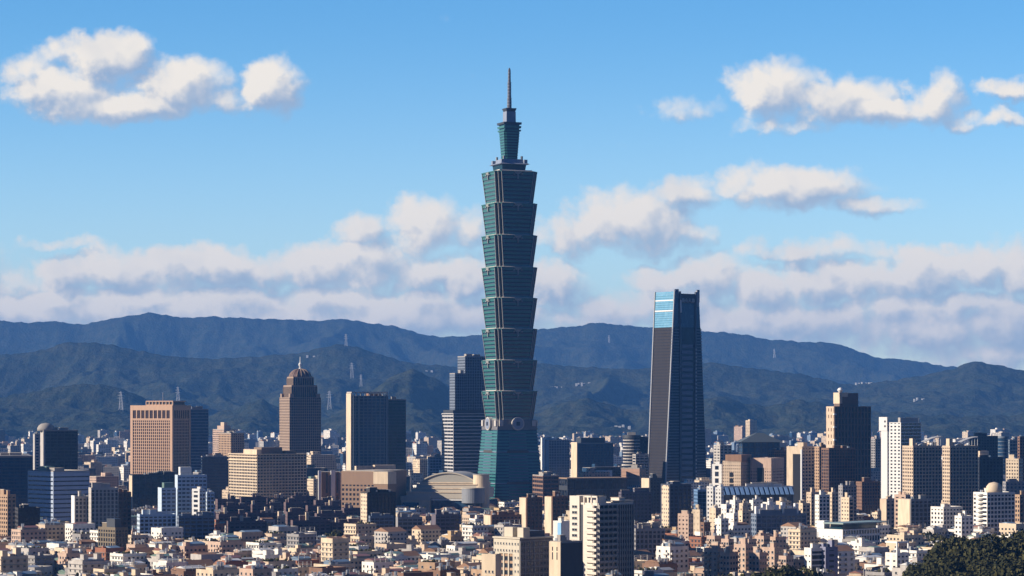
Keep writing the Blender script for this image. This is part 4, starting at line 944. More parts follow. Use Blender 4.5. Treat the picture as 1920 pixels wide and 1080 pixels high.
simple('apartment_block', 'grey-blue balconied flats under the stepped office front', 'apartment block', 331, 335, 402, 970, 2130, 14, mat('blue_grey_concrete', (.17, .20, .25)), G_DARK, (3.3, .4, 4.5, .2), G4, n=4, maxd=16)
b = simple('apartment_tower', 'grey gridded flats with roof garden and bright sunlit white left edge', 'apartment tower', 135, 141, 169, 933, 2200, 18, W('pale grey'), G_DARK, (3.4, .3, 3.2, .4), (4, 1, 5, 0), roof='green', n=1); b.box('white_edge', -.6, .3, 0, b.d, 0, b.h+1.5, WHITE)  # white slab paints sunlight onto the grey flats' left face
simple('apartment_tower', 'taller grey gridded flats joined right of the white-edged ones', 'apartment tower', 166, 171, 222, 917, 2180, 16, W('pale grey'), G_DARK, (3.4, .22, 3.2, .4), (4, .8, 5, .8), n=4)
simple('apartment_tower', 'shaded brown flats behind the olive framed tower', 'apartment tower', None, 221, 246, 925, 2220, 14, W('brown'), G_DARK, G4, G4, n=2, maxd=20)
b = B('apartment_tower', 'olive brown tower with a fine pale lattice of frames, lower left', 'apartment tower', 184, 216, 240, 992, 1880, 44)
ol = mat('olive_stone', (.20, .16, .11), .8, .2, .2); b.body(ol, G_DARK, (3.3, .28, 2.8, .32), (3.3, .3, 3.1, .4)).top(2, 1, ol); b.box('dark_roof_block', b.w*.1, b.w*.6, 2, 12, b.h, b.z(973), DARK)
simple('apartment_block', 'red-brown flats with white frames at the left edge', 'apartment block', -14, 14, 30, 930, 2150, 40, W('tan'), G_DARK, G4, G4, roof='rust', n=3)
simple('apartment_block', 'dark shaded block between the left edge flats and the pale blue panels', 'apartment block', 28, 34, 75, 955, 2080, 16, mat('dark_stucco', (.05, .045, .045)), G_DARK, G4, G4, n=2)
# dark stepped terraces
tb = mat('terrace_brown', (.15, .105, .105), .85, .2, .25)
ter = [(404, 408, 450, 938, 2700), (448, 452, 500, 934, 2740), (498, 501, 545, 936, 2760), (545, 548, 590, 932, 2720), (588, 592, 640, 940, 2700), (415, 419, 470, 950, 2560), (470, 473, 530, 948, 2580), (532, 536, 575, 944, 2560), (573, 577, 640, 950, 2550),
       (405, 410, 462, 966, 2420), (460, 464, 520, 964, 2440), (535, 539, 592, 962, 2430), (590, 594, 650, 965, 2420), (640, 645, 680, 955, 2480), (425, 430, 500, 980, 2300), (545, 549, 620, 978, 2290), (618, 622, 682, 982, 2300)]
tw = ['leftmost back-row', 'second back-row', 'middle back-row', 'fourth back-row', 'last back-row', 'left upper-middle', 'centre upper-middle', 'tall right-of-centre', 'long upper-right', 'left lower-middle',
      'wide lower-middle', 'right lower-middle', 'far right lower', 'short right-hand', 'left front-row', 'middle front-row', 'right front-row']
for i, (l, c, r, t, Y) in enumerate(ter):
    b = B('terrace_flats', f'{tw[i]} block of the dark brown stepped terrace flats below the cream hotel', 'apartment block', l, c, r, t, Y, 16, 'dark brown stepped terrace flats', maxd=22)
    b.body(tb, G_DARK, (3.2, .62, 5, .35), (3.2, .8, 5, .6), roof='grey')
    rooftop(b.o, 0, b.w, 0, b.d, b.h+.02, b.rng, tb, 2, 0)
    for k in range(b.rng.choice((0, 1, 1, 2))):
        x = b.rng.random()*(b.w-5); b.box('white_stair_shaft', x, x+2.6, 2, 5.5, b.h, b.h+b.rng.uniform(4, 8), W('cream'))
b = simple('apartment_tower', 'dark cluttered-roof flats with bright sunlit cream ladder-like left edge', 'apartment tower', 676, 689, 742, 925, 2300, 26, mat('dark_stucco', (.05, .045, .045)), G_DARK, (3.3, .3, 3.5, .3), (3.3, .7, 4, .5), n=6, tanks=3); b.box('sunlit_cream_side', -.6, .3, 0, b.d*.9, 0, b.h, mat('windowed_cream', WALLC['cream']))  # left strip coloured cream for the sun falling on it
simple('apartment_block', 'blue-grey balconied flats right of the cream-edged dark flats', 'apartment block', 691, 694, 738, 970, 2120, 14, mat('blue_grey_concrete', (.17, .20, .25)), G_DARK, (3.2, .35, 4, .15), G4, n=3, maxd=14)
simple('apartment_block', 'shaded flats with a white end wall under the arched mall', 'apartment block', 742, 746, 792, 972, 2150, 14, W('grey'), G_DARK, (3.2, .4, 4, .15), (4, 1, 4, 0), n=3, maxd=14)
simple('apartment_block', 'stepped pale-edged flats in front of the mall entrance', 'apartment block', 809, 817, 862, 967, 2180, 20, mat('purple_grey', (.13, .11, .13)), G_DARK, (3.2, .45, 4, .2), (4, 1, 4, 0), n=3, maxd=14)

# -- foreground landmarks
def windows(b, cells, mesh_me, name='window'):
    """first 100 windows as parts, the rest as one part of kind stuff"""
    for (x, y, z, rz) in cells[:100]:
        o = bpy.data.objects.new(name, mesh_me); C.objects.link(o); o.parent = b.o; o.location = (x, y, z); o.rotation_euler = (0, 0, rz)
    if len(cells) > 100:
        mb = MB()
        for (x, y, z, rz) in cells[100:]:
            T = Matrix.Translation((x, y, z)) @ Matrix.Rotation(rz, 4, 'Z'); mb.T = T
            for p in mesh_me.polygons: mb.add([tuple(mesh_me.vertices[i].co) for i in p.vertices], [tuple(range(len(p.vertices)))], mesh_me.materials[p.material_index])
        mb.build('further_windows', b.o)['kind'] = 'stuff'
def window_mesh(w, h, frame=FRAME, sill=True):
    mb = MB(); mb.box(-w/2, w/2, -.06, .05, 0, h, frame).box(-w/2+.1, w/2-.1, -.08, .0, .1, h-.1, PANE)
    if sill: mb.box(-w/2-.15, w/2+.15, -.3, .05, -.12, .02, frame)
    return mb.mesh('window')
WM = {}
def wmesh(w, h):
    k = (round(w, 1), round(h, 1))
    if k not in WM: WM[k] = window_mesh(*k)
    return WM[k]
# tall white tower
b = B('apartment_tower', 'tallest near tower, bright white with balconies, lit left and shaded grey right side', 'apartment tower', 1070, 1122, 1187, 947, 1500, 42)
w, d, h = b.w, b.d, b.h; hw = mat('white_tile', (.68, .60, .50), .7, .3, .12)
yb = b.ly(1094)
MB().box(0, w, 0, d, 0, h, mat('white_tile_shaded', (.34, .32, .31), .8, .2, .15)).build('wall', b.o)  # darker copy of the white tile, shade painted into the other faces
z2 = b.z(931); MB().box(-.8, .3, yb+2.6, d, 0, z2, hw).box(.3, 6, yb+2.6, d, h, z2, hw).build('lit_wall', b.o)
MB().box(-.3, .3, .5, yb, 0, h, hw).build('balcony_wall', b.o)
f = 3.3; nfl = int(h/f); cells = []; bal = MB()
for i in range(nfl):
    z = h-(i+1)*f+.6
    for yy in (.35, .62): cells.append((-.86, yb+2.6+(d-yb-2.6)*yy, z+.6, R(-90)))
bw = wmesh(2.0, 1.5)
windows(b, cells, bw)
MB().box(-.1, .3, yb+.2, yb+2.5, 0, h, DARK).build('recessed_slot', b.o)
for i in range(nfl):
    z = h-(i+1)*f
    bb = MB(); bb.box(-1.9, -.3, .0, yb-2.8, z, z+1.5, hw).box(-1.7, -.35, 2.2, 2.5, z, z+3.0, hw); bb.build('balcony', b.o)
    MB().box(-.36, -.3, .7, 4.4, z+1.2, z+2.9, PANE).build('balcony_door', b.o)
mb = MB()
for i in range(nfl):
    z = h-(i+1)*f; mb.box(.5, w*.52, -.9, .0, z, z+1.2, CONC)
mb.build('front_balconies', b.o)
mb = MB()
for i in range(nfl):
    z = h-(i+1)*f; mb.box(.8, w*.5, -.06, .05, z+1.4, z+2.9, PANE); mb.box(w*.56, w-.6, -.06, .05, z+.9, z+2.7, PANE)
mb.build('front_glazing', b.o)
mb = MB()
for i in range(8): x = w*(.54+.46*i/7); mb.box(x-.3, x+.3, -.7, .02, 0, h, CONC)
for i in range(5): x = w*(.5*i/4)+.2; mb.box(x-.2, x+.2, -.95, .02, 0, h, CONC)
mb.build('front_piers', b.o)
fr = MB(); zr = b.z(930)
for yy in (1, yb*.45, yb*.95): fr.box(-.3, .7, yy-.4, yy+.4, h, zr, hw)
fr.box(-.3, .7, .6, yb, zr-1, zr, hw).build('roof_frame', b.o)
rooftop(b.o, 0, w, 0, d, h, b.rng, hw, 4, 3); b.box('roof', .2, w-.2, .2, d-.2, h, h+.15, ROOFS['pale']); b.box('roof_canopy', w*.4, w*1.02, .0, 8, h+1.5, h+2.2, ROOFS['pale'])
# white hotel
b = B('hotel', 'cream hotel with rows of small square windows and tall recessed bays, lower centre', 'hotel', 927, 976, 1036, 1012, 1500, 42)
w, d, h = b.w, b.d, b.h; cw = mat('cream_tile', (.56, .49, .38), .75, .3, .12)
MB().box(0, w, 0, d, 0, h, mat('shaded_tile', (.20, .165, .15), .8, .2, .15)).build('wall', b.o)  # shade painted as a darker tile; only the sunward face is cream
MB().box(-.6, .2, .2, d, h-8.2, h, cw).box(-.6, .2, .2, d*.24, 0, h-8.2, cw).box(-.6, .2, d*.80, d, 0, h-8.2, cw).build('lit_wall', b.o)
mb = MB()
for k in range(4): yy = d*(.24+.56*k/3); mb.box(-.7, .1, yy-.5, yy+.5, 0, h-8.2, cw)
mb.build('bay_piers', b.o)
mb = MB()
for i in range(10): z = h-8.2-4*i; mb.box(-.3, .05, d*.24, d*.8, z-1.6, z-.3, W('tan')); mb.box(-.12, .05, d*.26, d*.78, z-4, z-1.6, PANE)
mb.build('bay_glazing', b.o)
cells = [(-.66, d*(.06+.88*k/8), h-3.2-3.9*r, R(-90)) for r in range(2) for k in range(9)]+[(-.66, d*q, h-11-3.9*r, R(-90)) for r in range(8) for q in (.06, .17, .86, .95)]
windows(b, cells, wmesh(1.0, 1.3))
cells = [(w*(.04+.92*k/9), -.03, h-3.6-3.7*r, 0) for r in range(9) for k in range(10)]
mb = MB()
for r in range(10): mb.box(0, w, -.35, .02, h-1.2-3.7*r, h-.7-3.7*r, W('grey'))
for k in range(8): x = w*k/7; mb.box(x-.25, x+.25, -.3, .02, 0, h-.8, W('grey'))
mb.build('front_grid', b.o)
windows(b, cells, window_mesh(1.6, 1.6, W('grey'), False))
b.box('roof', .2, w-.2, .2, d-.2, h, h+.3, ROOFS['grey']); b.box('cornice', -1, w+.5, -.5, d+.5, h+.3, h+1.2, cw)
for px0, px1, pt in ((938, 954, 990), (968, 980, 990)): b.box('roof_room', 3, 8, b.ly(px1) if px1 < 976 else 1, b.ly(px0) if px1 < 976 else 6, h+1, b.z(pt), cw)
b.box('roof_hall', 9, w*.9, 4, d*.8, h+1, h+4.5, mat('navy_concrete', (.06, .07, .10))); dish(b.o, 6, d*.7, h+1, 1.8)
b = B('apartment_block', 'slim cream block with four tall dark slots under its roof, before the white tower', 'apartment block', 1031, 1052, 1092, 1019, 1440, 40)
b.o['label'] = 'slim cream block with dark slots near its top, in front of the white tower'
MB().box(0, b.w, 0, b.d, 0, b.h, mat('shaded_side_stucco', (.12, .10, .09))).build('wall', b.o); b.box('lit_wall', -.5, .2, 0, b.d, 0, b.h+.8, W('cream'))  # front in shade is coloured dark, sunlit left face cream
for yy in (.3, .7):
    b.box('slot_window', -.56, 0, b.d*yy-.4, b.d*yy+.4, b.h-9, b.h-5, PANE); b.box('slot_window', -.56, 0, b.d*yy-.4, b.d*yy+.4, b.h-4.2, b.h-2, PANE)
b.top(2, 1, CONC)
b = B('apartment_block', 'blank cream box block left of the cream hotel, lower centre', 'apartment block', 903, 929, 940, 1043, 1470, 52)
MB().box(0, b.w, 0, b.d, 0, b.h, W('cream')).build('wall', b.o); b.top(0, 1, W('cream'))
windows(b, [(-.03, b.d*q, b.h-9.5-3.2*r, R(-90)) for r in range(4) for q in (.2, .45, .7)], wmesh(1.2, 1.5))
b = B('apartment_block', 'white block with a pale blue painted wall left of the white tower', 'apartment block', 1037, 1053, 1072, 980, 1680, 48)
MB().box(0, b.w, 0, b.d, 0, b.h, W('white')).build('wall', b.o); b.box('blue_painted_wall', -.3, .1, .2, b.d*.45, 0, b.h, mat('sky_blue_paint', (.25, .47, .68), .7, .3, .1)); b.top(2, 1, W('white'))
b = simple('apartment_block', 'cream flats with round dark windows squeezed beside the white tower', 'apartment block', 1048, 1070, 1080, 972, 1720, 55, W('cream'), G_DARK, G4, (3.4, .5, 4.5, .6), n=1)
# right foreground
b = simple('apartment_block', 'white fronted flats with open balcony bays, shade-blue right side, lower right', 'apartment block', 1508, 1521, 1548, 1031, 1560, 26, W('white'), G_DARK, (3.3, .3, 9, .06), (3.3, .7, 5, .6), n=2)
b = simple('apartment_block', 'blue-shaded windowed slab joined right of the open balcony flats', 'apartment block', None, 1548, 1571, 1029, 1560, 26, mat('shade_blue_stucco', (.22, .22, .30)), G_DARK, (3.3, .6, 6, .6), G4, n=2, maxd=16)  # shaded face of the white flats, its blue shade put into the stucco
b = simple('apartment_block', 'white flats with a tall square frame on the roof, lower right', 'apartment block', 1660, 1682, 1704, 1040, 1600, 40, W('white'), G_DARK, G4, (3.3, .7, 5, .6), n=1)
MB().box(-.3, b.w, -.3, .5, b.h+7, b.h+8, WHITE).box(b.w-.8, b.w, -.3, .5, b.h, b.h+7, WHITE).box(-.3, .6, -.3, .5, b.h, b.h+7, WHITE).box(-.3, .6, .5, b.d, b.h+7, b.h+8, WHITE).build('roof_frame', b.o)
b = B('station_hall', 'white walled hall with a thin flat pale green roof plate, right middle', 'hall', 1528, 1580, 1650, 993, 1950, 42, maxd=60)
b.body(WHITE, G_TEAL, (5, .3, 3, .3), (6, .9, 5, .8)); b.box('flat_roof_plate', -3, b.w+6, -3, b.d*.6, b.h+4, b.h+5, mat('pale_green_metal', (.26, .33, .30), .5, .4)); b.box('roof_storey', 2, b.w-2, 2, b.d*.5, b.h, b.h+4, G_TEAL); b.box('white_box', 1, 7, b.d*.7, b.d*.95, b.h, b.h+6, WHITE)
pc = [(1320, 1345, 1357, 1032, 1540), (1350, 1368, 1384, 1040, 1530), (1376, 1398, 1412, 1024, 1570), (1404, 1424, 1438, 1040, 1530), (1430, 1452, 1468, 1030, 1560), (1460, 1474, 1488, 1046, 1520), (1325, 1340, 1352, 1008, 1640), (1352, 1366, 1376, 1014, 1630), (1392, 1404, 1418, 1014, 1640), (1415, 1432, 1444, 1008, 1650), (1438, 1454, 1474, 1010, 1660)]
pw = ['leftmost front', 'second front', 'tall middle front', 'fourth front', 'fifth front', 'low rightmost front', 'left rear', 'second rear', 'middle rear', 'fourth rear', 'rightmost rear']
for i, (l, c, r, t, Y) in enumerate(pc):
    b = B('terraced_flats', f'{pw[i]} block of the salmon pink stepped flats at the lower right', 'apartment block', l, c, r, t, Y, 44, 'salmon pink stepped flats')
    pm = W('pink tiled'); MB().box(0, b.w, 0, b.d, 0, b.h, pm).build('wall', b.o); b.top(2, 1, pm)
    nf = 6
    cells = [(-.03, b.d*(k+.5)/3, b.h-2.6-3.3*r_, R(-90)) for r_ in range(nf) for k in range(3)]+[(b.w*(k+.5)/3, -.03, b.h-2.6-3.3*r_, 0) for r_ in range(nf) for k in range(3)]
    windows(b, cells, wmesh(1.5, 1.6))
    for r_ in range(4): b.box('balcony', -1.2, 0, b.d*.55, b.d*.98, b.h-3.4-3.3*r_, b.h-2.3-3.3*r_, pm)

b = simple('office_tower', 'tall grey tower beyond the left edge that shades the pale blue panelled office', 'office tower', None, -215, -130, 790, 2425, 8, W('grey'), G_DARK, G4, G4, maxd=70)

# ------------------------------------------------------------------ the carpet of low flats
MARKS = [(110, 'the panelled office'), (180, 'the gridded flats'), (250, 'the olive tower'), (420, 'the stepped office'), (590, 'the dark terraces'),
         (680, 'the brown store'), (760, 'the cream-edged flats'), (900, 'the arched mall'), (1040, 'the cream hotel'), (1190, 'the white tower'), (1325, 'the tapering tower'),
         (1500, 'the salmon flats'), (1655, 'the station hall'), (1760, 'the curved-roof towers'), (1990, 'the wooded knoll')]
def mark(px): return next((n for a, n in MARKS if px < a), MARKS[-1][1])
SHED = ['a white tin shed', 'a blue tin shed', 'a red tin shed', 'a green tin shed', 'a rusty tin shed', 'a grey tin shed']
EXTRA = ['one steel tank', 'two steel tanks', 'three steel tanks', 'one stair hut', 'two stair huts', 'planted roof', 'bare roof', 'pitched red roof', 'high parapet', 'billboard frame']
used = set()
def flat(x, y, th, w, d, fl, rng, single):
    """a low block of flats; single=None makes it a thing of its own, else its shapes go into the given builder"""
    h = fl*3.2+.8; col = rng.choice(['cream']*7+['beige']*4+['white']*6+['pale grey']*3+['tan', 'pink tiled', 'pink tiled', 'brown', 'grey', 'brick red', 'ochre'])
    px = 960+x/(S*y); dep = 'front rows' if y < 1640 else 'middle rows' if y < 1820 else 'rear rows' if y < 2100 else 'far rows'
    for tr in range(60):
        shed = rng.choice(SHED) if rng.random() < .85 else None; ex = rng.choice(EXTRA)
        if ex in ('pitched red roof', 'bare roof', 'planted roof'): shed = None
        key = (col, fl, shed, ex, dep, mark(px))
        if single is not None or key not in used: break
    else: return False
    wm = wall(col); root = None
    if single is None:
        used.add(key)
        lab = f'{col} {fl}-floor flats, {ex}' + (f', {shed.split()[1]} shed' if shed else '') + f', {dep} below {mark(px)}'
        root = empty('flats', (x, y, 0), th); tag(root, lab, 'apartment block', 'low blocks of flats across the near city')
    T = Matrix.Translation((x, y, 0)) @ Matrix.Rotation(th, 4, 'Z')
    def part(name):
        if single is None: return MB()
        single.T = T; return single
    def done(mb, name):
        if single is None: return mb.build(name, root)
    mb = part('wall'); mb.box(0, w, 0, d, 0, h, wm if single is None else wallw(col)); done(mb, 'wall')
    rc = rng.choice(['pale', 'pale', 'pale', 'grey', 'green', 'rust']); rm = ROOFS[rc]
    if ex == 'pitched red roof':
        mb = part('roof'); mb.add([(-.3, -.3, h), (w+.3, -.3, h), (w+.3, d+.3, h), (-.3, d+.3, h), (-.3, d/2, h+3), (w+.3, d/2, h+3)], [(0,1,5,4),(2,3,4,5),(1,2,5),(3,0,4),(3,2,1,0)], TIN['rusty']); done(mb, 'roof')
    else:
        mb = part('roof'); mb.box(.25, w-.25, .25, d-.25, h, h+.12, rm); done(mb, 'roof')
        ph = 2.2 if ex == 'high parapet' else .9
        mb = part('parapet'); mb.box(0, w, 0, .24, h, h+ph, wm).box(0, w, d-.24, d, h, h+ph, wm).box(0, .24, .24, d-.24, h, h+ph, wm).box(w-.24, w, .24, d-.24, h, h+ph, wm); done(mb, 'parapet')
    if shed:
        sw, sd2 = w*rng.uniform(.4, .8), d*rng.uniform(.4, .85); sx, sy = .4+rng.random()*(w-sw-.8), .4+rng.random()*(d-sd2-.8); sh = rng.uniform(2.2, 3.2); tm = TIN[shed.split()[1]]
        mb = part('rooftop_shed'); z0 = h+.1; mb.box(sx, sx+sw, sy, sy+sd2, z0, z0+sh*.75, rng.choice([wm, tm, CONC]))
        mb.add([(sx-.4, sy-.4, z0+sh*.72), (sx+sw+.4, sy-.4, z0+sh*.72), (sx+sw+.4, sy+sd2+.4, z0+sh*.72), (sx-.4, sy+sd2+.4, z0+sh*.72), (sx-.4, sy+sd2/2, z0+sh*1.15), (sx+sw+.4, sy+sd2/2, z0+sh*1.15)],
               [(0,1,5,4),(2,3,4,5),(1,2,5),(3,0,4),(3,2,1,0)], tm); done(mb, 'rooftop_shed')
        zt = z0
    if ex != 'pitched red roof':
        for i in range(rng.choice((1, 2, 3))):
            sx, sy = rng.random()*(w-3), rng.random()*(d-3); sw = rng.uniform(1.2, 3); hh = rng.uniform(1.2, 3.2)
            mb = part('roof_hut'); mb.box(sx, sx+sw, sy, sy+sw*rng.uniform(.6, 1.1), h+.1, h+hh, rng.choice([wm, CONC, WHITE, TIN['grey'], wm])); done(mb, 'roof_hut')
    nt = {'one steel tank': 1, 'two steel tanks': 2, 'three steel tanks': 3}.get(ex, 0); ns = {'one stair hut': 1, 'two stair huts': 2}.get(ex, 0)
    for i in range(ns):
        sx = (.1+.5*i)*w; mb = part('stair_hut'); hh = rng.uniform(2.8, 5.5); mb.box(sx, sx+3.4, d*.1, d*.1+4, h, h+hh, wm).box(sx-.2, sx+3.6, d*.1-.2, d*.1+4.2, h+hh-.01, h+hh+.2, CONC); done(mb, 'stair_hut')
    for i in range(nt):
        mb = part('water_tank'); tx = w*.12+i*2.8; zz = h+rng.uniform(.6, 3.4); mb.box(tx-.9, tx+.9, 1, 2.8, h, zz, CONC).cyl(tx, 1.9, zz-.01, zz+2.1, 1.05, STEEL, n=9); done(mb, 'water_tank')
    if ex == 'planted roof':
        mb = part('roof_garden')
        for i in range(14):
            px_, py_ = .8+rng.random()*(w-1.6), .8+rng.random()*(d-1.6); r = rng.uniform(.4, 1.1); mb.cyl(px_, py_, h+.1, h+.1+r*1.6, r*.5, LEAF1, r, 6).cyl(px_, py_, h+.1+r*1.6, h+.1+r*2.3, r, LEAF2, r*.2, 6)
        done(mb, 'roof_garden')
    if ex == 'billboard frame':
        mb = part('billboard_frame'); 
        for i in range(4): xx = w*(.1+.8*i/3); mb.box(xx-.15, xx+.15, .6, .9, h, h+4.6, FRAME)
        for zz in (1.8, 3.2, 4.5): mb.box(w*.08, w*.92, .62, .88, h+zz, h+zz+.2, FRAME)
        done(mb, 'billboard_frame')
    # windows, balconies
    nbx, nby = max(2, int(w/4)), max(2, int(d/4.2)); bal = rng.random() < .55; low = max(0, fl-4)
    for f in range(low, fl):
        z = f*3.2+1.2
        if single is None:
            for k in range(nbx):
                o = bpy.data.objects.new('window', wmesh(1.8, 1.5)); C.objects.link(o); o.parent = root; o.location = (w*(k+.5)/nbx, -.03, z)
            for k in range(nby):
                o = bpy.data.objects.new('window', wmesh(1.5, 1.5)); C.objects.link(o); o.parent = root; o.location = (-.03, d*(k+.5)/nby, z); o.rotation_euler = (0, 0, R(-90))
        if bal:
            mb = part('balcony'); mb.box(.4, w*.55, -1.2, .0, z-1.3, z-.1, wm); done(mb, 'balcony')
            mb = part('balcony'); mb.box(-1.2, .0, d*.1, d*.5, z-1.3, z-.1, wm); done(mb, 'balcony')
        else:
            mb = part('window_hood'); mb.box(.3, w-.3, -.7, 0, z+1.75, z+1.9, rng.choice([CONC, TIN['green'], TIN['white'], wm])); mb.box(-.7, 0, .3, d-.3, z+1.75, z+1.9, CONC); done(mb, 'window_hood')
    if single is not None: single.T = None
    return True

LEAF1 = mat('dark_foliage', (.032, .034, .013), .8, .15, .4, .3, streak=False)
LEAF2 = mat('olive_foliage', (.075, .070, .024), .8, .15, .4, .3, streak=False)
BARK = mat('bark', (.07, .05, .035), .9, .1, .3)

# wooded knolls at the lower right (height field) -------------------------
KN = [(1850, 1030, 1330, 172, 120), (1965, 1022, 1300, 200, 150), (1478, 1078, 1395, 62, 50)]
def knoll_h(x, y):
    z = 0
    for (px, py, Y, rpx, ry) in KN:
        cx = kx(px)*Y; top = zat(py, Y)-9; r = ((x-cx)/(rpx*S*Y))**2+((y-Y)/ry)**2
        z = max(z, top*max(0., 1-r)**.8 if r < 1 else 0)
    return z
for i, (px, py, Y, rpx, ry) in enumerate(KN[:1]+KN[2:]):
    cx = kx(px)*Y; X0, X1 = (cx-rpx*S*Y*1.1, cx+rpx*S*Y*(1.8 if i == 0 else 1.1)); Y0, Y1 = Y-ry*1.3, Y+ry*1.3; n = 60
    vs = [(X0+(X1-X0)*a/n, Y0+(Y1-Y0)*b_/n, 0) for b_ in range(n+1) for a in range(n+1)]
    vs = [(x, y, knoll_h(x, y)-.15) for x, y, _ in vs]
    mb = MB(); mb.add(vs, [(b_*(n+1)+a, b_*(n+1)+a+1, (b_+1)*(n+1)+a+1, (b_+1)*(n+1)+a) for b_ in range(n) for a in range(n)], mat('knoll_soil', (.03, .035, .015), .95, .1, .4, .1, streak=False))
    structure(mb.build('knoll' if i == 0 else 'hill', smooth=True))

# far stuff and mid filler ------------------------------------------------
rng = random.Random(11)
spots = []
y = 1440.
while y < 3000:
    row = (22 if y < 2100 else 28)
    x = -0.2*y-60
    while x < 0.2*y+40:
        spots.append((x+rng.uniform(-3, 3), y+rng.uniform(-4, 4))); x += rng.uniform(18, 28)
    y += row*rng.uniform(.95, 1.15)
th0 = R(24); stuff = MB(); count = 0
roads = [1700, 1985, 2230, 2480]
free = []
for (x, y) in spots:
    if any(abs((y - x*math.tan(th0)*.0) - r_) < 9 for r_ in roads): continue
    px = 960+x/(S*y)
    if knoll_h(x, y) > .5 or knoll_h(x+10, y+5) > .5: continue
    w, d = rng.uniform(12, 21), rng.uniform(10, 17)
    th0 = R(40) if y < 2060 else R(24)
    c_, s_ = math.cos(th0), math.sin(th0)
    if any(occupied(x+a*c_-b_*s_, y+a*s_+b_*c_, 2.) for a, b_ in ((0, 0), (w, 0), (0, d), (w, d), (w/2, d/2))): continue
    fl = rng.choice([3, 4, 4, 5, 5, 6] if y < 2000 else [4, 5, 6, 7, 8] if y < 2500 else [5, 7, 9])
    if rng.random() < .06 and y < 2000: fl += 3
    if y > 2040:
        if rng.random() < .35 or (395 < px < 695 and y < 2320): continue
        fl = rng.choice([2, 3, 3, 4])
    th = th0+rng.gauss(0, .04) if rng.random() < .8 else th0+rng.uniform(-.4, .5)
    if count < 225 and y < 1840 and 960+x/(S*y) > -20 and px < 1940:
        if flat(x, y, th, w, d, fl, rng, None): count += 1; FOOT.append((x, y, math.cos(th), math.sin(th), w, d))
    else: flat(x, y, th, w, d, fl, rng, stuff)
o = stuff.build('low_rise_city'); structure(o, 'stuff')
print('flats', count, 'stuff faces', len(stuff.f))

far = MB(); rng = random.Random(5)
FW = [wallw(c) for c in ('white', 'cream', 'white', 'pale grey', 'beige', 'white', 'pink tiled', 'grey')]+[G_BLUE, mat('far_blue_panel', (.16, .22, .30))]
y = 3050.
while y < 8600:
    x = -.205*y
    while x < .205*y:
        w, d = rng.uniform(14, 40), rng.uniform(12, 30); h = rng.choice([12, 16, 20, 24, 30, 36, 45])*rng.uniform(.8, 1.15)
        if rng.random() < .05: h *= 1.5
        if y < 4400: h = min(h, zat(rng.uniform(868, 905) if y < 3600 else rng.uniform(845, 870), y)) 
        h = max(8, h)
        if rng.random() < (.8 if y < 6300 else .6) and not occupied(x, y, 8) and not occupied(x+w*.9, y+w*.4, 8) and not occupied(x-d*.4, y+d*.9, 8):
            far.T = Matrix.Translation((x, y, 0)) @ Matrix.Rotation(th0+rng.gauss(0, .15), 4, 'Z'); m = rng.choice(FW)
            far.box(0, w, 0, d, 0, h, m); far.box(.5, w-.5, .5, d-.5, h, h+.3, ROOFS['pale']); a = rng.random()*.6
            far.box(w*a, w*(a+.3), d*.2, d*.6, h+.3, h+rng.uniform(2.5, 5), m)
            if rng.random() < .4: far.box(w*.05, w*.35, d*.5, d*.9, h+.3, h+3, rng.choice(list(TIN.values())))
        x += w+rng.uniform(4, 40)
    y += rng.uniform(45, 75)*(1 if y < 4500 else 1.5)
far.T = None; structure(far.build('distant_city'), 'stuff')

# hillside houses as specks of white
for i, (px, py, Y, n, lab) in enumerate([(1098, 721, 10000, 7, 'cluster of white houses high on the slope right of the green tower'), (1045, 728, 9900, 4, 'few pale houses left of the white cluster on the slope'),
        (1163, 802, 8700, 5, 'white temple-like buildings at the hill foot left of the tapering tower'), (1622, 720, 10200, 6, 'row of white villas on the far slope above the brown tower'),
        (1727, 750, 9500, 4, 'small white roofs on the dark slope at right'), (588, 670, 10300, 5, 'long white building on the slope right of the domed tower'), (805, 697, 9330, 3, 'tiny white station on the dark hilltop')]):
    X, Y, Z_ = on_slope(px, py, Y); o = empty('hillside_houses', (X, Y, Z_-8)); tag(o, lab, 'houses', 'white buildings on the mountain slopes'); rg = random.Random(i)
    for k in range(n):
        mb = MB(); xx = (k-n/2)*15+rg.uniform(-5, 5); ww = rg.uniform(5, 12); z0 = rg.uniform(-3, 3); hh = rg.uniform(13, 17)
        mb.box(xx, xx+ww, k % 2*12, k % 2*12+10, 0, hh+z0, WHITE); mb.build('house', o)

# ------------------------------------------------------------------ trees
def crown(seed, r, hgt, n):
    rg = random.Random(seed); mb = MB()
    lobes = [(rg.uniform(-.55, .55)*r, rg.uniform(-.55, .55)*r, hgt*rg.uniform(.35, .8), r*rg.uniform(.38, .62)) for _ in range(9)]+[(0, 0, hgt*.62, r*.7)]
    for i in range(n):
        cx, cy, cz, cr = rg.choice(lobes); v = Vector((rg.gauss(0, 1), rg.gauss(0, 1), rg.gauss(0, .85))); v.normalize(); k = cr*rg.uniform(.72, 1.06)
        p = Vector((cx, cy, cz))+v*k; s_ = r*rg.uniform(.06, .13); nrm = (v+Vector((rg.gauss(0, .5), rg.gauss(0, .5), rg.gauss(0, .5)))).normalized()
        a = nrm.orthogonal().normalized()*s_; b_ = nrm.cross(a)
        mb.add([tuple(p+a), tuple(p+b_*.8), tuple(p-a*.9), tuple(p-b_)], [(0, 1, 2, 3)], LEAF2 if rg.random() < (.15, .35, .6, .25, .8)[seed % 5] else LEAF1)
    return mb.mesh('crown')
def trunk(r, hgt):
    mb = MB(); mb.cyl(0, 0, -3, hgt*.55, r*.09, BARK, r*.05, 7)
    for a in range(4):
        an = a*1.6; mb.bar((0, 0, hgt*.3), (math.cos(an)*r*.45, math.sin(an)*r*.45, hgt*.62), r*.05, BARK)
    return mb.mesh('trunk')
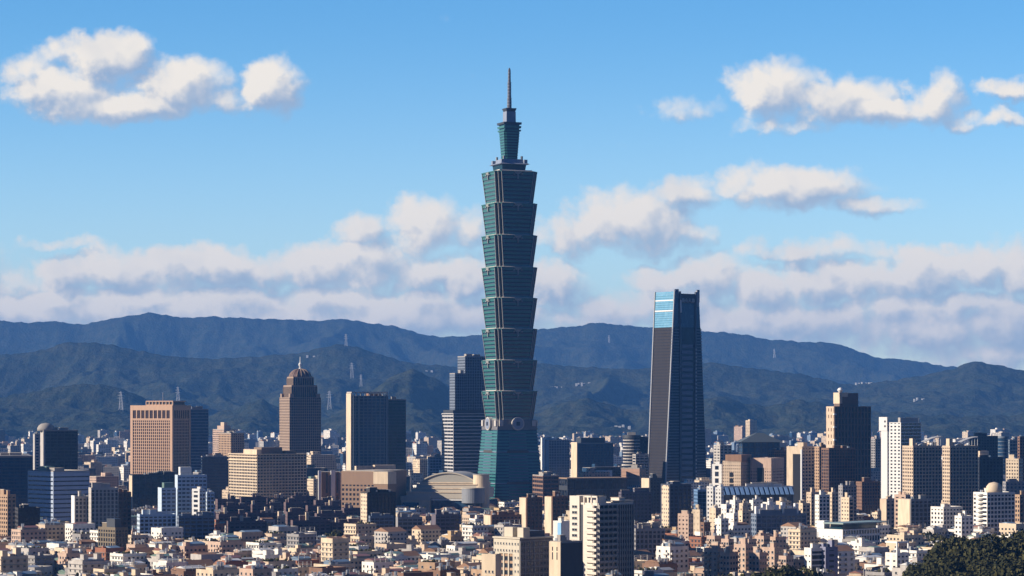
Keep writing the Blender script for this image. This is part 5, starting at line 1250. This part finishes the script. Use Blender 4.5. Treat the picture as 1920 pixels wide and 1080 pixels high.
CR = [crown(s_, 6.5, 11, 1500) for s_ in range(5)]; TR = [trunk(6.5, 11) for _ in range(2)]
def tree(x, y, z, sc2, label, group, k):
    o = empty('tree', (x, y, z), k*1.3); o.scale = (sc2, sc2, sc2*(.9+.25*((k*37) % 10)/10)); tag(o, label, 'tree', group, share=True)
    a = bpy.data.objects.new('crown', CR[k % 5]); a.parent = o; C.objects.link(a); b_ = bpy.data.objects.new('trunk', TR[k % 2]); b_.parent = o; C.objects.link(b_)
rg = random.Random(3); k = 0; pts = []
for (px, py, Y, rpx, ry) in KN:
    cx = kx(px)*Y; rx = rpx*S*Y; nn = 150 if rpx > 100 else 16
    for t in range(nn*4):
        a, rr = rg.random()*6.283, math.sqrt(rg.random()); x, y = cx+rx*rr*math.cos(a), Y+ry*rr*math.sin(a)*.95
        zz = knoll_h(x, y)
        if zz < 1 or any((x-u)**2+(y-v)**2 < 38 for u, v in pts) or x > kx(1990)*y: continue
        if zat(1100, y) > zz+12: continue
        pts.append((x, y)); k += 1
        big = rpx > 100
        tree(x, y, zz-.5, rg.choice((.6, .8, 1., 1.15, 1.5)), 'dark green broadleaf tree on the wooded knoll at the lower right corner' if big else 'dark broadleaf tree in the small clump below the salmon pink flats', 'trees on the lower right knoll' if big else 'trees of the small clump', k)
print('knoll trees', k)
n = 0
for t in range(2500):
    y = rg.uniform(1500, 2350); x = rg.uniform(-.195, .195)*y
    if occupied(x, y, 5) or n >= 110: continue
    if not any(abs(y-r_) < 9 for r_ in roads) and rg.random() < .9: continue
    n += 1; k += 1; px = 960+x/(S*y)
    tree(x, y, 0, rg.uniform(.8, 1.3), f'street tree between the low flats below {mark(px)}', f'street trees below {mark(px)}', k)
for i, (px, py, Y) in enumerate([(1785, 985, 1900), (1800, 983, 1910), (1815, 986, 1890), (1830, 984, 1905), (1845, 988, 1880), (1735, 970, 2000), (1748, 973, 1990), (1762, 978, 1970), (1690, 962, 2120), (1700, 966, 2100)]):
    tree(kx(px)*Y, Y, 0, 1.5+(i % 3)*.2, 'tall street tree under the white flats and dome-topped tower', 'tall trees under the dome-topped tower', 100+i)

# ------------------------------------------------------------------ haze
hm = bpy.data.materials.new('haze_air'); hm.use_nodes = True; nt = hm.node_tree
for n in list(nt.nodes): nt.nodes.remove(n)
vo = nt.nodes.new('ShaderNodeVolumePrincipled'); vo.inputs['Color'].default_value = (.14, .41, 1.0, 1); vo.inputs['Density'].default_value = 3.2e-5; vo.inputs['Anisotropy'].default_value = 0.0
ou = nt.nodes.new('ShaderNodeOutputMaterial'); nt.links.new(vo.outputs[0], ou.inputs['Volume'])
hz = MB().box(-9500, 9500, -1500, 22500, -10, 900, hm).build('haze'); hz['kind'] = 'stuff'
hm.cycles.homogeneous_volume = True
